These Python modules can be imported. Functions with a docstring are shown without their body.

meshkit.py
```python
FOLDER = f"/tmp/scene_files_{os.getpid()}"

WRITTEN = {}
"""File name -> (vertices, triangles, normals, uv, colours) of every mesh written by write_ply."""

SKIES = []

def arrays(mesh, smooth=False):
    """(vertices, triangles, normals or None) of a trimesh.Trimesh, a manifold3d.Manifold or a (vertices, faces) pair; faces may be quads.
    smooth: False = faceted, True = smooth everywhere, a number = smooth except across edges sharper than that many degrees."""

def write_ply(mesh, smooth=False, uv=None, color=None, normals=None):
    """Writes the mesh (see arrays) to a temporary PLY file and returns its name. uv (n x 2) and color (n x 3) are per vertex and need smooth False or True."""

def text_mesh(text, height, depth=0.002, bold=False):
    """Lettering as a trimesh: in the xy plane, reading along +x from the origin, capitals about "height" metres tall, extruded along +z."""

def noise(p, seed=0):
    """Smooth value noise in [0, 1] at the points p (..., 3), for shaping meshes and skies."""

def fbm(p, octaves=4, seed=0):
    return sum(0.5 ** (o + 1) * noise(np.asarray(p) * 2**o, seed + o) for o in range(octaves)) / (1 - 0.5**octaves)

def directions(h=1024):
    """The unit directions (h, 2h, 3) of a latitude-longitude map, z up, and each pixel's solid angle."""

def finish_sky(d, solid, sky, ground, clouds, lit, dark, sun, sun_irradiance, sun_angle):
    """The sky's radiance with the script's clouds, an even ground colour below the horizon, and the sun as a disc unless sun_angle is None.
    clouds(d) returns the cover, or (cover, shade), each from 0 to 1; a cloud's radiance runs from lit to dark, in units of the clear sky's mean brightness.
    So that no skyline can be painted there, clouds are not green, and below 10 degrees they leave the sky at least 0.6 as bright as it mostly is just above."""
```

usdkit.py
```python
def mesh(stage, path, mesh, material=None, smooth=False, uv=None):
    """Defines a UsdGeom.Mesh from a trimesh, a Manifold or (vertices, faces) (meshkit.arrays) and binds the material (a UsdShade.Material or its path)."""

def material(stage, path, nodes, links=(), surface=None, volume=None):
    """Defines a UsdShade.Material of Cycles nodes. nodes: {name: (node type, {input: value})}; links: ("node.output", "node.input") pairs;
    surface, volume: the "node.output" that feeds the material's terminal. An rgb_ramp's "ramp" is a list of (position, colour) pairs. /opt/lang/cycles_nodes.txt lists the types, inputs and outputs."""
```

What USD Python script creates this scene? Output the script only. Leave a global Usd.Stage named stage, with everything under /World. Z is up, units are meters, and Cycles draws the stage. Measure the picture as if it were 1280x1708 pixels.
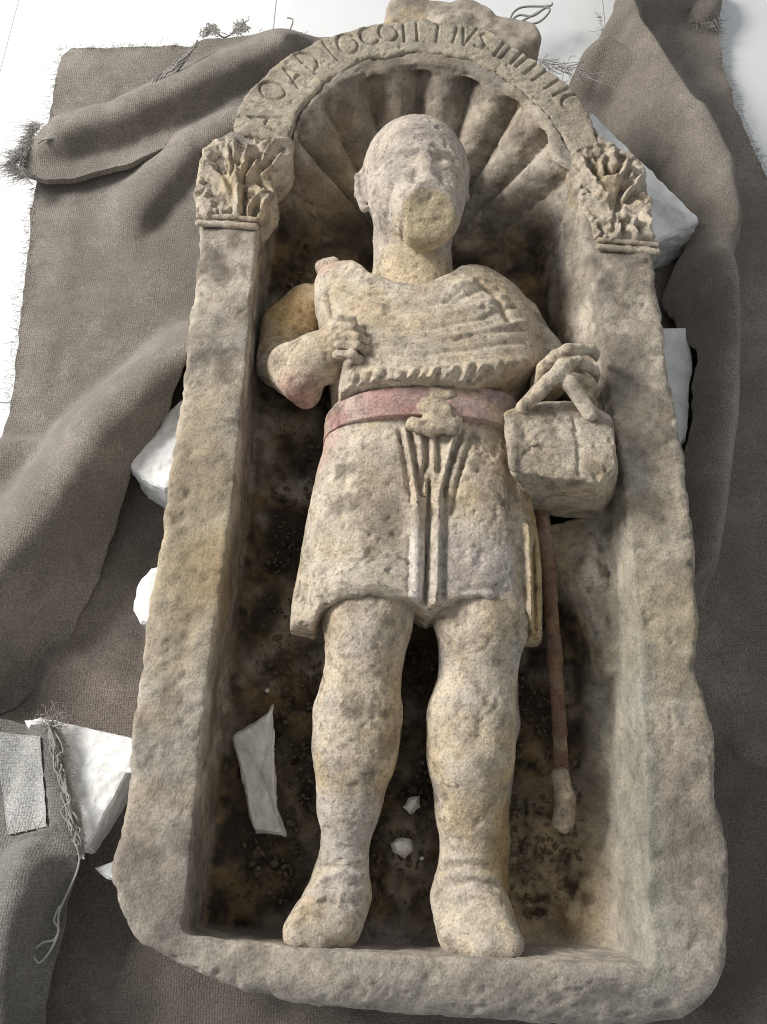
import math, random
import numpy as np, trimesh, usdkit, meshkit
from pxr import Usd, UsdGeom, UsdLux, UsdShade, Gf, Sdf, Vt
from scipy.interpolate import PchipInterpolator
from scipy.spatial import ConvexHull, cKDTree
from scipy.ndimage import map_coordinates, gaussian_filter

stage = Usd.Stage.CreateInMemory()
UsdGeom.SetStageUpAxis(stage, UsdGeom.Tokens.z)
UsdGeom.SetStageMetersPerUnit(stage, 1.0)
UsdGeom.Xform.Define(stage, '/World')
UsdGeom.Scope.Define(stage, '/World/Looks')

# ------------------------------------------------------------------ camera, light, exposure
PITCH, YAW, ROLL = math.radians(67.6), math.radians(3.2), math.radians(5.0)
CAM = np.array([-0.060, 0.012, 1.262])
FPX = 1450.0            # focal length in photograph pixels (1280 wide)
EXPOSURE = 0.08
ZR = 0.30               # height of the stone's front rim above the floor


def cam_basis():
    h = np.array([math.sin(YAW), math.cos(YAW), 0]); Z = np.array([0, 0, 1.0])
    F = math.cos(PITCH) * h - math.sin(PITCH) * Z
    R0 = np.array([math.cos(YAW), -math.sin(YAW), 0]); U0 = math.sin(PITCH) * h + math.cos(PITCH) * Z
    return F, R0 * math.cos(ROLL) + U0 * math.sin(ROLL), U0 * math.cos(ROLL) - R0 * math.sin(ROLL)


CF, CR, CU = cam_basis()
cam = UsdGeom.Camera.Define(stage, '/World/camera')
m4 = Gf.Matrix4d(*CR, 0, *CU, 0, *(-CF), 0, *CAM, 1)
cam.AddTransformOp().Set(m4)
cam.CreateHorizontalApertureAttr(24.0)
cam.CreateVerticalApertureAttr(24.0 * 1708 / 1280)
cam.CreateFocalLengthAttr(24.0 * FPX / 1280)
cam.CreateClippingRangeAttr(Gf.Vec2f(0.01, 100))
cam.CreateExposureAttr(EXPOSURE)

dome = UsdLux.DomeLight.Define(stage, '/World/fill_dome')  # even fill from all round, added to lift the darker parts
dome.CreateIntensityAttr(0.15)
dome.CreateColorAttr(Gf.Vec3f(0.95, 0.98, 1.0))


def rect_light(name, pos, target, w, h, power, color):
    L = UsdLux.RectLight.Define(stage, '/World/' + name)
    L.CreateWidthAttr(w); L.CreateHeightAttr(h); L.CreateIntensityAttr(power); L.CreateColorAttr(Gf.Vec3f(*color))
    p, t = np.array(pos, float), np.array(target, float)
    z = (p - t) / np.linalg.norm(p - t); x = np.cross([0, 0, 1.0], z); x /= np.linalg.norm(x); y = np.cross(z, x)
    L.AddTransformOp().Set(Gf.Matrix4d(*x, 0, *y, 0, *z, 0, *p, 1))


rect_light('window_light', (-3.1, 1.62, 2.30), (0.0, 0.62, 0.2), 1.3, 1.1, 55.0, (1.0, 0.968, 0.915))


def at(u, v, z):
    """the point at height z that the photograph shows at pixel (u, v): used once to measure each thing"""
    d = CF + CR * (u - 640) / FPX + CU * (854 - v) / FPX
    return CAM + d * (z - CAM[2]) / d[2]


def W(u, v, dz=0.0):
    return at(u, v, ZR + dz)


def S(u, v, dz=0.0):
    return float((W(u, v, dz) - CAM) @ CF) / FPX


# ------------------------------------------------------------------ prims
used = {}


def numbered(path):
    n = used.get(path, 0); used[path] = n + 1
    return path if n == 0 else f'{path}_{n:03d}'


def meta(prim, label=None, cat=None, group=None, kind=None):
    for k, val in (('label', label), ('category', cat), ('group', group), ('kind', kind)):
        if val: prim.SetCustomDataByKey(k, val)
    return prim


def thing(name, label, cat, group=None, kind=None, loc=None):
    x = UsdGeom.Xform.Define(stage, numbered('/World/' + name))
    return meta(x.GetPrim(), label, cat, group, kind)


def obj(name, mesh, mat, parent=None, smooth=True, tint=None, **k):
    base = str(parent.GetPath()) if parent is not None else '/World'
    m = usdkit.mesh(stage, numbered(base + '/' + name), mesh, mat, smooth=smooth)
    if tint is not None:
        UsdGeom.PrimvarsAPI(m).CreatePrimvar('tint', Sdf.ValueTypeNames.Color3fArray, 'vertex').Set(Vt.Vec3fArray.FromNumpy(np.clip(tint, 0, 1).astype(np.float32)))
    return meta(m.GetPrim(), **k)


# ------------------------------------------------------------------ materials
def mat(name, nodes, links, surface='p.BSDF'):
    return usdkit.material(stage, '/World/Looks/' + name, nodes, links, surface=surface)


def stone_mat(name, rough=0.9, grain=1.0, spot=0.5, bump=1.0):
    g = 0.20 * grain
    return mat(name, {
        'a': ('attribute', {'attribute': 'tint'}), 'g': ('geometry', {}),
        'n1': ('noise_texture', {'scale': 38.0, 'detail': 9.0, 'roughness': 0.68}),
        'r1': ('rgb_ramp', {'ramp': [(0.25, (1 - 2.2 * g,) * 3), (0.5, (1, 1, 1)), (0.75, (1 + 1.4 * g, 1 + 1.3 * g, 1 + 1.1 * g))]}),
        'm1': ('mix_color', {'blend_type': 'multiply', 'fac': 1.0, 'use_clamp': False}),
        'n2': ('noise_texture', {'scale': 330.0, 'detail': 4.0, 'roughness': 0.7}),
        'r2': ('rgb_ramp', {'ramp': [(0.3, (1 - 1.6 * g,) * 3), (0.52, (1, 1, 1)), (0.72, (1 + 1.3 * g,) * 3)]}),
        'm2': ('mix_color', {'blend_type': 'multiply', 'fac': 1.0, 'use_clamp': False}),
        'n3': ('noise_texture', {'scale': 105.0, 'detail': 6.0, 'roughness': 0.75, 'distortion': 0.4}),
        'r3': ('rgb_ramp', {'ramp': [(0.555, (0, 0, 0)), (0.65, (spot,) * 3)]}),
        'm3': ('mix_color', {'blend_type': 'mix', 'b': (0.085, 0.068, 0.052)}),
        'v': ('voronoi_texture', {'scale': 210.0}),
        'ad': ('math', {'math_type': 'add'}), 'ad2': ('math', {'math_type': 'multiply_add', 'value2': -1.2}),
        'b': ('bump', {'strength': 0.75 * bump, 'distance': 0.0045}),
        'p': ('principled_bsdf', {'roughness': rough, 'specular_ior_level': 0.18, 'diffuse_roughness': 0.5}),
    }, [('g.position', 'n1.vector'), ('g.position', 'n2.vector'), ('g.position', 'n3.vector'), ('g.position', 'v.vector'),
        ('n1.fac', 'r1.fac'), ('n2.fac', 'r2.fac'), ('n3.fac', 'r3.fac'), ('a.color', 'm1.a'), ('r1.color', 'm1.b'),
        ('m1.result', 'm2.a'), ('r2.color', 'm2.b'), ('m2.result', 'm3.a'), ('r3.color', 'm3.fac'), ('m3.result', 'p.base_color'),
        ('n2.fac', 'ad.value1'), ('n1.fac', 'ad.value2'), ('r3.color', 'ad2.value1'), ('ad.value', 'ad2.value3'), ('ad2.value', 'b.height'),
        ('b.normal', 'p.normal')])


STONE = stone_mat('weathered_stone', spot=0.26, grain=0.9, bump=0.8)
CARVED = stone_mat('carved_stone', spot=0.34, grain=1.0, bump=1.0)
SOILED = stone_mat('soiled_stone', spot=0.85, grain=1.7, bump=1.5)


def cloth_mat(name, c1, c2, tex=1.0):
    return mat(name, {
        'g': ('geometry', {}),
        'n1': ('noise_texture', {'scale': 5.0, 'detail': 10.0, 'roughness': 0.72}),
        'r1': ('rgb_ramp', {'ramp': [(0.36, tuple(.8 * q for q in c1)), (0.5, c1), (0.64, tuple(1.08 * q for q in c2))]}),
        'n2': ('noise_texture', {'scale': 420.0, 'detail': 3.0, 'roughness': 0.8}),
        'r2': ('rgb_ramp', {'ramp': [(0.3, (0.42,) * 3), (0.5, (1,) * 3), (0.7, (1.75,) * 3)]}),
        'm': ('mix_color', {'blend_type': 'multiply', 'fac': 1.0, 'use_clamp': False}),
        'w1': ('wave_texture', {'bands_direction': 'x', 'scale': 90.0, 'distortion': 2.5, 'detail': 2.0, 'detail_scale': 2.0}),
        'w2': ('wave_texture', {'bands_direction': 'y', 'scale': 90.0, 'distortion': 2.5, 'detail': 2.0, 'detail_scale': 2.0}),
        'ad': ('math', {'math_type': 'add'}), 'ad2': ('math', {'math_type': 'multiply_add', 'value2': 0.14}),
        'b': ('bump', {'strength': 0.85 * tex, 'distance': 0.004}),
        'p': ('principled_bsdf', {'roughness': 0.95, 'specular_ior_level': 0.1, 'sheen_weight': 0.25, 'sheen_roughness': 0.6, 'sheen_tint': (0.9, 0.88, 0.85)}),
    }, [('g.position', x + '.vector') for x in ('n1', 'n2', 'w1', 'w2')] + [
        ('n1.fac', 'r1.fac'), ('n2.fac', 'r2.fac'), ('r1.color', 'm.a'), ('r2.color', 'm.b'), ('m.result', 'p.base_color'),
        ('w1.fac', 'ad.value1'), ('w2.fac', 'ad.value2'), ('ad.value', 'ad2.value1'), ('n2.fac', 'ad2.value3'), ('ad2.value', 'b.height'), ('b.normal', 'p.normal')])


BLANKET = cloth_mat('grey_wool', (0.170, 0.151, 0.129), (0.24, 0.213, 0.184))
BLANKET_R = cloth_mat('taupe_wool', (0.178, 0.153, 0.129), (0.245, 0.212, 0.18))
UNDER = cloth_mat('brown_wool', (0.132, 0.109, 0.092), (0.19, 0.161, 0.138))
PATCHC = cloth_mat('worn_grey_cloth', (0.14, 0.132, 0.122), (0.21, 0.2, 0.186))
LABELC = cloth_mat('pale_label_cloth', (0.27, 0.27, 0.26), (0.36, 0.36, 0.35), 0.6)
FRAY = mat('frayed_wool', {'p': ('principled_bsdf', {'base_color': (0.25, 0.235, 0.22), 'roughness': 0.9, 'specular_ior_level': 0.1})}, [])
THREAD = mat('pale_thread', {'p': ('principled_bsdf', {'base_color': (0.33, 0.32, 0.3), 'roughness': 0.9, 'specular_ior_level': 0.1})}, [])


def plain_mat(name, c1, c2, scale, rough, bump, dist=0.002):
    return mat(name, {
        'g': ('geometry', {}), 'n': ('noise_texture', {'scale': scale, 'detail': 7.0, 'roughness': 0.65}),
        'r': ('rgb_ramp', {'ramp': [(0.3, c1), (0.7, c2)]}), 'b': ('bump', {'strength': bump, 'distance': dist}),
        'p': ('principled_bsdf', {'roughness': rough, 'specular_ior_level': 0.3})},
        [('g.position', 'n.vector'), ('n.fac', 'r.fac'), ('r.color', 'p.base_color'), ('n.fac', 'b.height'), ('b.normal', 'p.normal')])


FLOOR = plain_mat('white_floor', (0.57, 0.58, 0.59), (0.66, 0.67, 0.68), 2.5, 0.45, 0.05)
GROUT = plain_mat('pale_grout', (0.56, 0.56, 0.56), (0.62, 0.62, 0.62), 60, 0.9, 0.3)
WHITE = plain_mat('white_plaster', (0.60, 0.595, 0.575), (0.84, 0.85, 0.86), 30, 0.8, 0.8, 0.004)
SHARD = plain_mat('pale_shard', (0.55, 0.52, 0.45), (0.84, 0.82, 0.77), 45, 0.75, 0.7, 0.003)
SOIL = plain_mat('dark_soil', (0.06, 0.043, 0.03), (0.20, 0.15, 0.105), 160, 0.95, 0.8)


# ------------------------------------------------------------------ implicit shapes
def smin(a, b, k):
    if k <= 0: return np.minimum(a, b)
    h = np.clip(0.5 + 0.5 * (b - a) / k, 0, 1)
    return b + (a - b) * h - k * h * (1 - h)


def smax(a, b, k): return -smin(-a, -b, k)


class Grid:
    def __init__(s, lo, hi, h):
        s.lo, s.h = np.array(lo, float), h
        s.n = np.ceil((np.array(hi) - s.lo) / h).astype(int) + 1
        s.ax = [(s.lo[i] + h * np.arange(s.n[i])).astype(np.float32) for i in range(3)]
        s.F = np.full(s.n, 0.06, np.float32)
        s.X2, s.Y2 = s.ax[0][:, None], s.ax[1][None, :]

    def sl(s, lo, hi):
        a = np.clip(np.floor((np.array(lo) - s.lo) / s.h).astype(int), 0, s.n)
        b = np.clip(np.ceil((np.array(hi) - s.lo) / s.h).astype(int) + 1, 0, s.n)
        return tuple(slice(i, j) for i, j in zip(a, b))

    def xyz(s, sl):
        return s.ax[0][sl[0]][:, None, None], s.ax[1][sl[1]][None, :, None], s.ax[2][sl[2]][None, None, :]

    def put(s, fn, lo, hi, k=0.0, op='union', pad=0.02):
        sl = s.sl(np.array(lo) - pad - k, np.array(hi) + pad + k)
        if any(q.stop <= q.start for q in sl): return
        d = fn(*s.xyz(sl))
        s.F[sl] = smin(s.F[sl], d, k) if op == 'union' else smax(s.F[sl], -d, k) if op == 'cut' else smax(s.F[sl], d, k)

    def cap(s, a, b, ra, rb, k=0.01, op='union'):
        a, b = np.array(a, float), np.array(b, float); ab = b - a; L = max(ab @ ab, 1e-9)

        def fn(X, Y, Z):
            t = np.clip(((X - a[0]) * ab[0] + (Y - a[1]) * ab[1] + (Z - a[2]) * ab[2]) / L, 0, 1)
            return np.sqrt((X - a[0] - t * ab[0]) ** 2 + (Y - a[1] - t * ab[1]) ** 2 + (Z - a[2] - t * ab[2]) ** 2) - (ra + (rb - ra) * t)
        R = max(ra, rb)
        s.put(fn, np.minimum(a, b) - R, np.maximum(a, b) + R, k, op)

    def chain(s, pts, k=0.01, op='union'):
        """pts: (u, v, dz, radius in photo px)"""
        q = [(W(u, v, dz), r * S(u, v, dz)) for u, v, dz, r in pts]
        for (a, ra), (b, rb) in zip(q[:-1], q[1:]): s.cap(a, b, ra, rb, k, op)

    def ell(s, c, r, k=0.01, op='union', rot=None):
        c, r = np.array(c, float), np.array(r, float); M = np.eye(3) if rot is None else rot

        def fn(X, Y, Z):
            p = [M[0, i] * (X - c[0]) + M[1, i] * (Y - c[1]) + M[2, i] * (Z - c[2]) for i in range(3)]
            k0 = np.sqrt(sum((p[i] / r[i]) ** 2 for i in range(3))) + 1e-6
            k1 = np.sqrt(sum((p[i] / r[i] ** 2) ** 2 for i in range(3))) + 1e-6
            return k0 * (k0 - 1) / k1
        R = max(r) if rot is not None else r
        s.put(fn, c - R, c + R, k, op)

    def loft(s, rows, k=0.01, ex=2.0, disp=None, op='union', y0=None, y1=None):
        """rows (y, xc, a, zc, b) with y rising; disp (nx, ny) pushes the front out; y0/y1 (nx,) arrays trim the ends"""
        rows = np.array(sorted(rows), float)
        fs = [PchipInterpolator(rows[:, 0], rows[:, i]) for i in range(1, 5)]
        A = rows[:, 2].max(); B = rows[:, 4].max()
        lo = (rows[:, 1].min() - A, rows[0, 0], rows[:, 3].min() - B); hi = (rows[:, 1].max() + A, rows[-1, 0], rows[:, 3].max() + B)
        sl = s.sl(np.array(lo) - 0.03, np.array(hi) + 0.03); X, Y, Z = s.xyz(sl)
        yy = np.clip(Y, rows[0, 0], rows[-1, 0]); xc, a, zc, b = (f(yy).astype(np.float32) for f in fs)
        d = ((np.abs((X - xc) / a) ** ex + np.abs((Z - zc) / b) ** ex) ** (1 / ex) - 1) * np.minimum(a, b)
        if disp is not None: d = d - disp[sl[0], sl[1]][:, :, None] * np.clip((Z - zc) / b * 2 + 0.4, 0, 1)
        e0 = (rows[0, 0] if y0 is None else y0[sl[0]][:, None, None]) - Y
        e1 = Y - (rows[-1, 0] if y1 is None else y1[sl[0]][:, None, None])
        d = smax(d, np.maximum(e0, e1), 0.008)
        s.F[sl] = smin(s.F[sl], d, k) if op == 'union' else smax(s.F[sl], d, k)

    def strokes(s, items, dz=0.0):
        """2-D relief map: items (list of (u, v), half width px, amplitude m)"""
        out = np.zeros((s.n[0], s.n[1]), np.float32)
        for pts, w, amp in items:
            P = np.array([W(u, v, dz)[:2] for u, v in pts]); w = w * S(*pts[0], dz)
            lo, hi = P.min(0) - 3 * w, P.max(0) + 3 * w
            sl = s.sl((*lo, s.lo[2]), (*hi, s.lo[2]))[:2]
            d = seg_dist(s.ax[0][sl[0]][:, None], s.ax[1][sl[1]][None, :], P)
            out[sl] += amp * np.exp(-(d / w) ** 2)
        return out

    def push(s, disp, lo, hi, zmin):
        sl = s.sl(lo, hi); X, Y, Z = s.xyz(sl)
        s.F[sl] -= disp[sl[0], sl[1]][:, :, None] * np.clip((Z - zmin) / 0.02, 0, 1)

    def mesh(s):
        return surface_nets(s.F, s.lo, s.h)


def seg_dist(X, Y, P):
    d = np.full(np.broadcast(X, Y).shape, 9.0, np.float32)
    for a, b in zip(P[:-1], P[1:]):
        ab = b - a; t = np.clip(((X - a[0]) * ab[0] + (Y - a[1]) * ab[1]) / max(ab @ ab, 1e-12), 0, 1)
        d = np.minimum(d, np.hypot(X - a[0] - t * ab[0], Y - a[1] - t * ab[1]))
    return d


def inside(X, Y, P):
    r = np.zeros(np.broadcast(X, Y).shape, bool); Q = np.roll(P, -1, 0)
    for a, b in zip(P, Q):
        if a[1] == b[1]: continue
        c = ((a[1] > Y) != (b[1] > Y)) & (X < (b[0] - a[0]) * (Y - a[1]) / (b[1] - a[1]) + a[0])
        r ^= c
    return r


def poly_sd(X, Y, P):
    d = seg_dist(X, Y, np.vstack([P, P[:1]]))
    return np.where(inside(X, Y, P), -d, d)


def px_poly(pts, dz=0.0, round_=2):
    P = np.array([W(q[0], q[1], q[2] if len(q) > 2 else dz)[:2] for q in pts])
    P = np.vstack([a + (b - a) * np.linspace(0, 1, max(1, int(np.linalg.norm(b - a) / 0.022)), endpoint=False)[:, None] for a, b in zip(P, np.roll(P, -1, 0))])
    for _ in range(round_):
        Q = np.roll(P, -1, 0); P = np.stack([0.75 * P + 0.25 * Q, 0.25 * P + 0.75 * Q], 1).reshape(-1, 2)
    return P


def surface_nets(F, lo, h):
    F = np.pad(F, 1, constant_values=0.05); lo = np.array(lo) - h
    ins = F < 0; n = F.shape
    cnt = np.zeros(tuple(k - 1 for k in n), np.int8)
    for i, j, k in np.ndindex(2, 2, 2): cnt += ins[i:n[0] - 1 + i, j:n[1] - 1 + j, k:n[2] - 1 + k]
    act = (cnt > 0) & (cnt < 8); c = np.argwhere(act)
    idx = np.full(cnt.shape, -1, np.int64); idx[act] = np.arange(len(c))
    V = {o: F[c[:, 0] + o[0], c[:, 1] + o[1], c[:, 2] + o[2]].astype(float) for o in np.ndindex(2, 2, 2)}
    acc, num = np.zeros((len(c), 3)), np.zeros(len(c))
    for axis in range(3):
        for o in np.ndindex(2, 2, 2):
            if o[axis]: continue
            q = list(o); q[axis] = 1; a, b = V[o], V[tuple(q)]
            m = (a < 0) != (b < 0); t = np.where(m, a / np.where(m, a - b, 1), 0)
            p = np.tile(np.array(o, float), (len(c), 1)); p[:, axis] = t
            acc += p * m[:, None]; num += m
    v = (c + acc / num[:, None]) * h + lo
    faces = []
    for axis in range(3):
        u, w = (axis + 1) % 3, (axis + 2) % 3
        A = [slice(None)] * 3; B = [slice(None)] * 3; A[axis] = slice(0, -1); B[axis] = slice(1, None)
        e = np.argwhere(ins[tuple(A)] != ins[tuple(B)]); e = e[(e[:, u] > 0) & (e[:, w] > 0)]
        s0 = ins[e[:, 0], e[:, 1], e[:, 2]]

        def g(du, dw):
            q = e.copy(); q[:, u] -= du; q[:, w] -= dw
            return idx[q[:, 0], q[:, 1], q[:, 2]]
        quad = np.stack([g(1, 1), g(0, 1), g(0, 0), g(1, 0)], 1)
        quad[~s0] = quad[~s0][:, ::-1]; faces.append(quad)
    f = np.vstack(faces)
    return v, np.vstack([f[:, [0, 1, 2]], f[:, [0, 2, 3]]])


def vnormals(v, f):
    n = np.zeros_like(v); c = np.cross(v[f[:, 1]] - v[f[:, 0]], v[f[:, 2]] - v[f[:, 0]])
    for k in range(3):
        for i in range(3): n[:, i] += np.bincount(f[:, k], c[:, i], len(v))
    return n / np.maximum(np.linalg.norm(n, axis=1, keepdims=True), 1e-20)


def fb(p, s, o=4, seed=0): return meshkit.fbm(np.asarray(p) * s, o, seed) - 0.5


def roughen(v, f, amp, s=40, o=4, seed=0, pits=0.0):
    n = vnormals(v, f); d = amp * 2 * fb(v, s, o, seed)
    d += 0.0010 * fb(v, 190, 2, seed + 11)
    if pits: d -= pits * np.clip((fb(v, 95, 3, seed + 7) + 0.5 - 0.60) / 0.15, 0, 1)
    return v + n * d[:, None], f


def lerp(a, b, t): return np.asarray(a) + (np.asarray(b) - np.asarray(a)) * np.asarray(t)[:, None]


def ramp(x, a, b): return np.clip((x - a) / (b - a), 0, 1)


def blot(v, c, r, seed=3, s=60, edge=0.5):
    """a patch for stains and painted shade, with an edge of its own: 1 at the point c, fading at the radius r with a ragged outline"""
    d = np.linalg.norm((v - np.asarray(c)) / np.asarray(r, float), axis=1) + 1.1 * fb(v, s, 4, seed)
    return 1 - ramp(d, 1 - edge, 1 + edge)


CREAM, GREY, PALE = np.array([0.50, 0.415, 0.315]), np.array([0.37, 0.318, 0.252]), np.array([0.58, 0.512, 0.42])
OCHRE, EARTH_BROWN, PINK = np.array([0.43, 0.30, 0.15]), np.array([0.085, 0.061, 0.043]), np.array([0.46, 0.265, 0.235])


def tint_stone(v, a=CREAM, b=GREY, seed=0, s=9, och=0.35, grime=0.75, warm=0.55):
    t = lerp(a, b, ramp(fb(v, s, 4, seed), -0.16, 0.16))
    t = lerp(t, np.tile(OCHRE, (len(v), 1)), och * ramp(fb(v, 14, 4, seed + 20), 0.06, 0.24))
    t = lerp(t, np.tile(PALE * 1.08, (len(v), 1)), 0.5 * ramp(fb(v, 22, 4, seed + 31), 0.05, 0.2))
    t = lerp(t, np.tile((0.21, 0.175, 0.14), (len(v), 1)), grime * ramp(fb(v, 44, 5, seed + 40), 0.05, 0.15) * ramp(fb(v, 9, 3, seed + 41), -.12, .1))
    t = lerp(t, np.tile((0.15, 0.12, 0.095), (len(v), 1)), grime * .8 * ramp(fb(v, 120, 3, seed + 43), 0.10, 0.20) * ramp(fb(v, 15, 3, seed + 44), -.1, .12))
    return lerp(t, np.tile((0.46, 0.36, 0.225), (len(v), 1)), warm * ramp(fb(v, 19, 5, seed + 42), 0.05, 0.18))


def paint(t, col, m): return lerp(t, np.tile(np.asarray(col, float), (len(t), 1)), np.broadcast_to(np.clip(m, 0, 1), (len(t),)))


# ================================================================== the setting: floor
rng = np.random.default_rng(5)
gx = [-3.2, -2.6, -2.0, -1.4, -0.8, -0.28, 0.4, 1.0, 1.6, 2.2, 2.8]
gy = [-1.7, -1.1, -0.5, 0.1, 0.7, 1.3, 1.9, 2.5, 3.1]
fl = obj('floor', trimesh.creation.box(bounds=[[-3.3, -1.8, -0.12], [2.9, 3.2, -0.0035]]), GROUT, smooth=False, kind='structure')
for i in range(len(gx) - 1):
    for j in range(len(gy) - 1):
        b = trimesh.creation.box(bounds=[[gx[i] + 0.0008, gy[j] + 0.0008, -0.02], [gx[i + 1] - 0.0008, gy[j + 1] - 0.0008, rng.uniform(-0.0006, 0.0006)]])
        obj('tile', b, FLOOR, fl, smooth=False)

# ================================================================== the stone
stele = thing('stone_relief', 'weathered stone stele with a carved standing man in an arched niche, lying on blankets', 'stone relief')

OUT = [(335, 238), (322, 300), (328, 360), (324, 430), (303, 600), (286, 740), (263, 900), (240, 1000), (223, 1150), (209, 1250), (203, 1350), (178, 1440),
       (186, 1510), (215, 1570), (290, 1612), (380, 1652), (500, 1685), (700, 1706), (900, 1718), (1080, 1724), (1180, 1708), (1214, 1640), (1228, 1550),
       (1225, 1430), (1222, 1390), (1206, 1330), (1205, 1240), (1192, 1170), (1168, 1125), (1176, 1030), (1168, 900), (1152, 790), (1140, 700), (1122, 610),
       (1112, 540), (1104, 470), (1098, 415), (1092, 340), (1078, 262), (1010, 222), (962, 152), (905, 108), (855, 72), (800, 45), (700, 30), (600, 40), (520, 72), (455, 112), (405, 165), (386, 212)]
NICHE = [(482, 240), (452, 300), (432, 360), (418, 500), (411, 600), (392, 800), (366, 1000), (338, 1200), (320, 1400), (302, 1560), (500, 1584), (700, 1597), (1088, 1610),
         (1078, 1300), (1062, 1000), (1042, 800), (1010, 600), (985, 430), (958, 262), (925, 205), (865, 145), (790, 100), (700, 86), (610, 98), (545, 135), (500, 185)]

G = Grid((-0.36, -0.17, 0.085), (0.37, 1.27, ZR + 0.02), 0.0034)
Po, Pn = px_poly(OUT), px_poly(NICHE, 0, 1)
d_out, d_n = poly_sd(G.X2, G.Y2, Po), poly_sd(G.X2, G.Y2, Pn)
P2 = np.stack(np.broadcast_arrays(G.X2, G.Y2, np.zeros((1, 1))), -1)
d_out = d_out + 0.007 * fb(P2, 28, 4, 2) + 0.006 * np.abs(fb(P2, 70, 2, 5))
d_n = d_n + 0.0045 * fb(P2, 38, 4, 9)
ND = 0.15
X, Y, Z = G.xyz(G.sl(G.lo, G.lo + 9))
ztop = ZR - 0.045 * ramp(-G.Y2 + 0.03 * G.X2, 0.085, 0.15) ** 1.3 + 0.010 * fb(P2, 16, 4, 1) + 0.004 * fb(P2, 60, 2, 3)
dome_c, dome_r = np.array([0.008, 0.950]), 0.197
body = smax(d_out[:, :, None] - 0.05 * np.clip((ZR - 0.05 - Z), -0.05, 0.12), np.maximum(Z - ztop[:, :, None], 0.092 - Z), 0.014)
# niche floor: deep flat field, shell dome above with scalloped flutes, raised rough stone beside the bag
up = ramp(G.Y2, dome_c[1] - 0.10, dome_c[1] + 0.02)
th = np.arctan2(G.Y2 - dome_c[1] + 0.03, G.X2 - dome_c[0]); rr = np.hypot(G.X2 - dome_c[0], np.maximum(G.Y2 - dome_c[1], 0))
flute = 1 - np.abs(np.cos(9.0 * (th - 0.03))) ** 0.75
fl_depth = ND + 0 * rr
fade = up
rough = fb(P2, 30, 5, 11)
fl_depth = fl_depth + 0.032 * rough * (1 - fade) + 0.010 * fb(P2, 75, 3, 14) * (1 - 0.6 * fade)
ridge = px_poly([(890, 850), (905, 935), (935, 945), (970, 985), (1000, 1060), (1012, 1130), (1060, 1130), (1060, 820)], -0.05)
fl_depth = fl_depth - 0.075 * (1 - ramp(poly_sd(G.X2, G.Y2, ridge), -0.012, 0.012))
fl_depth = fl_depth - 0.035 * ramp(G.X2, 0.10, 0.22) * ramp(G.Y2, 0.62, 0.75) * (1 - 0.6 * fade)
slope = 0.0 + 0.05 * ramp(G.X2, 0.05, 0.15) + 0.25 * ramp(G.X2, 0.05, 0.15) * ramp(G.Y2, .5, .7) * (1 - ramp(G.Y2, .88, .98)) - 0.35 * ramp(G.Y2, .90, 1.0)
below = ZR - Z
R_z = dome_r * np.clip(1 - np.clip(below - .004, 0, 0.163) / 0.165, 0.0, 1) ** 0.78
d_dome = rr[:, :, None] - 0.046 * (flute * up)[:, :, None] * np.clip((below - 0.008) / 0.010, 0, 1) * np.clip(rr / 0.12, 0, 1)[:, :, None] - R_z + 0.006 * fb(P2, 40, 4, 17)[:, :, None]
d_dome = d_dome - 0.16 * (1 - up)[:, :, None]
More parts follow.
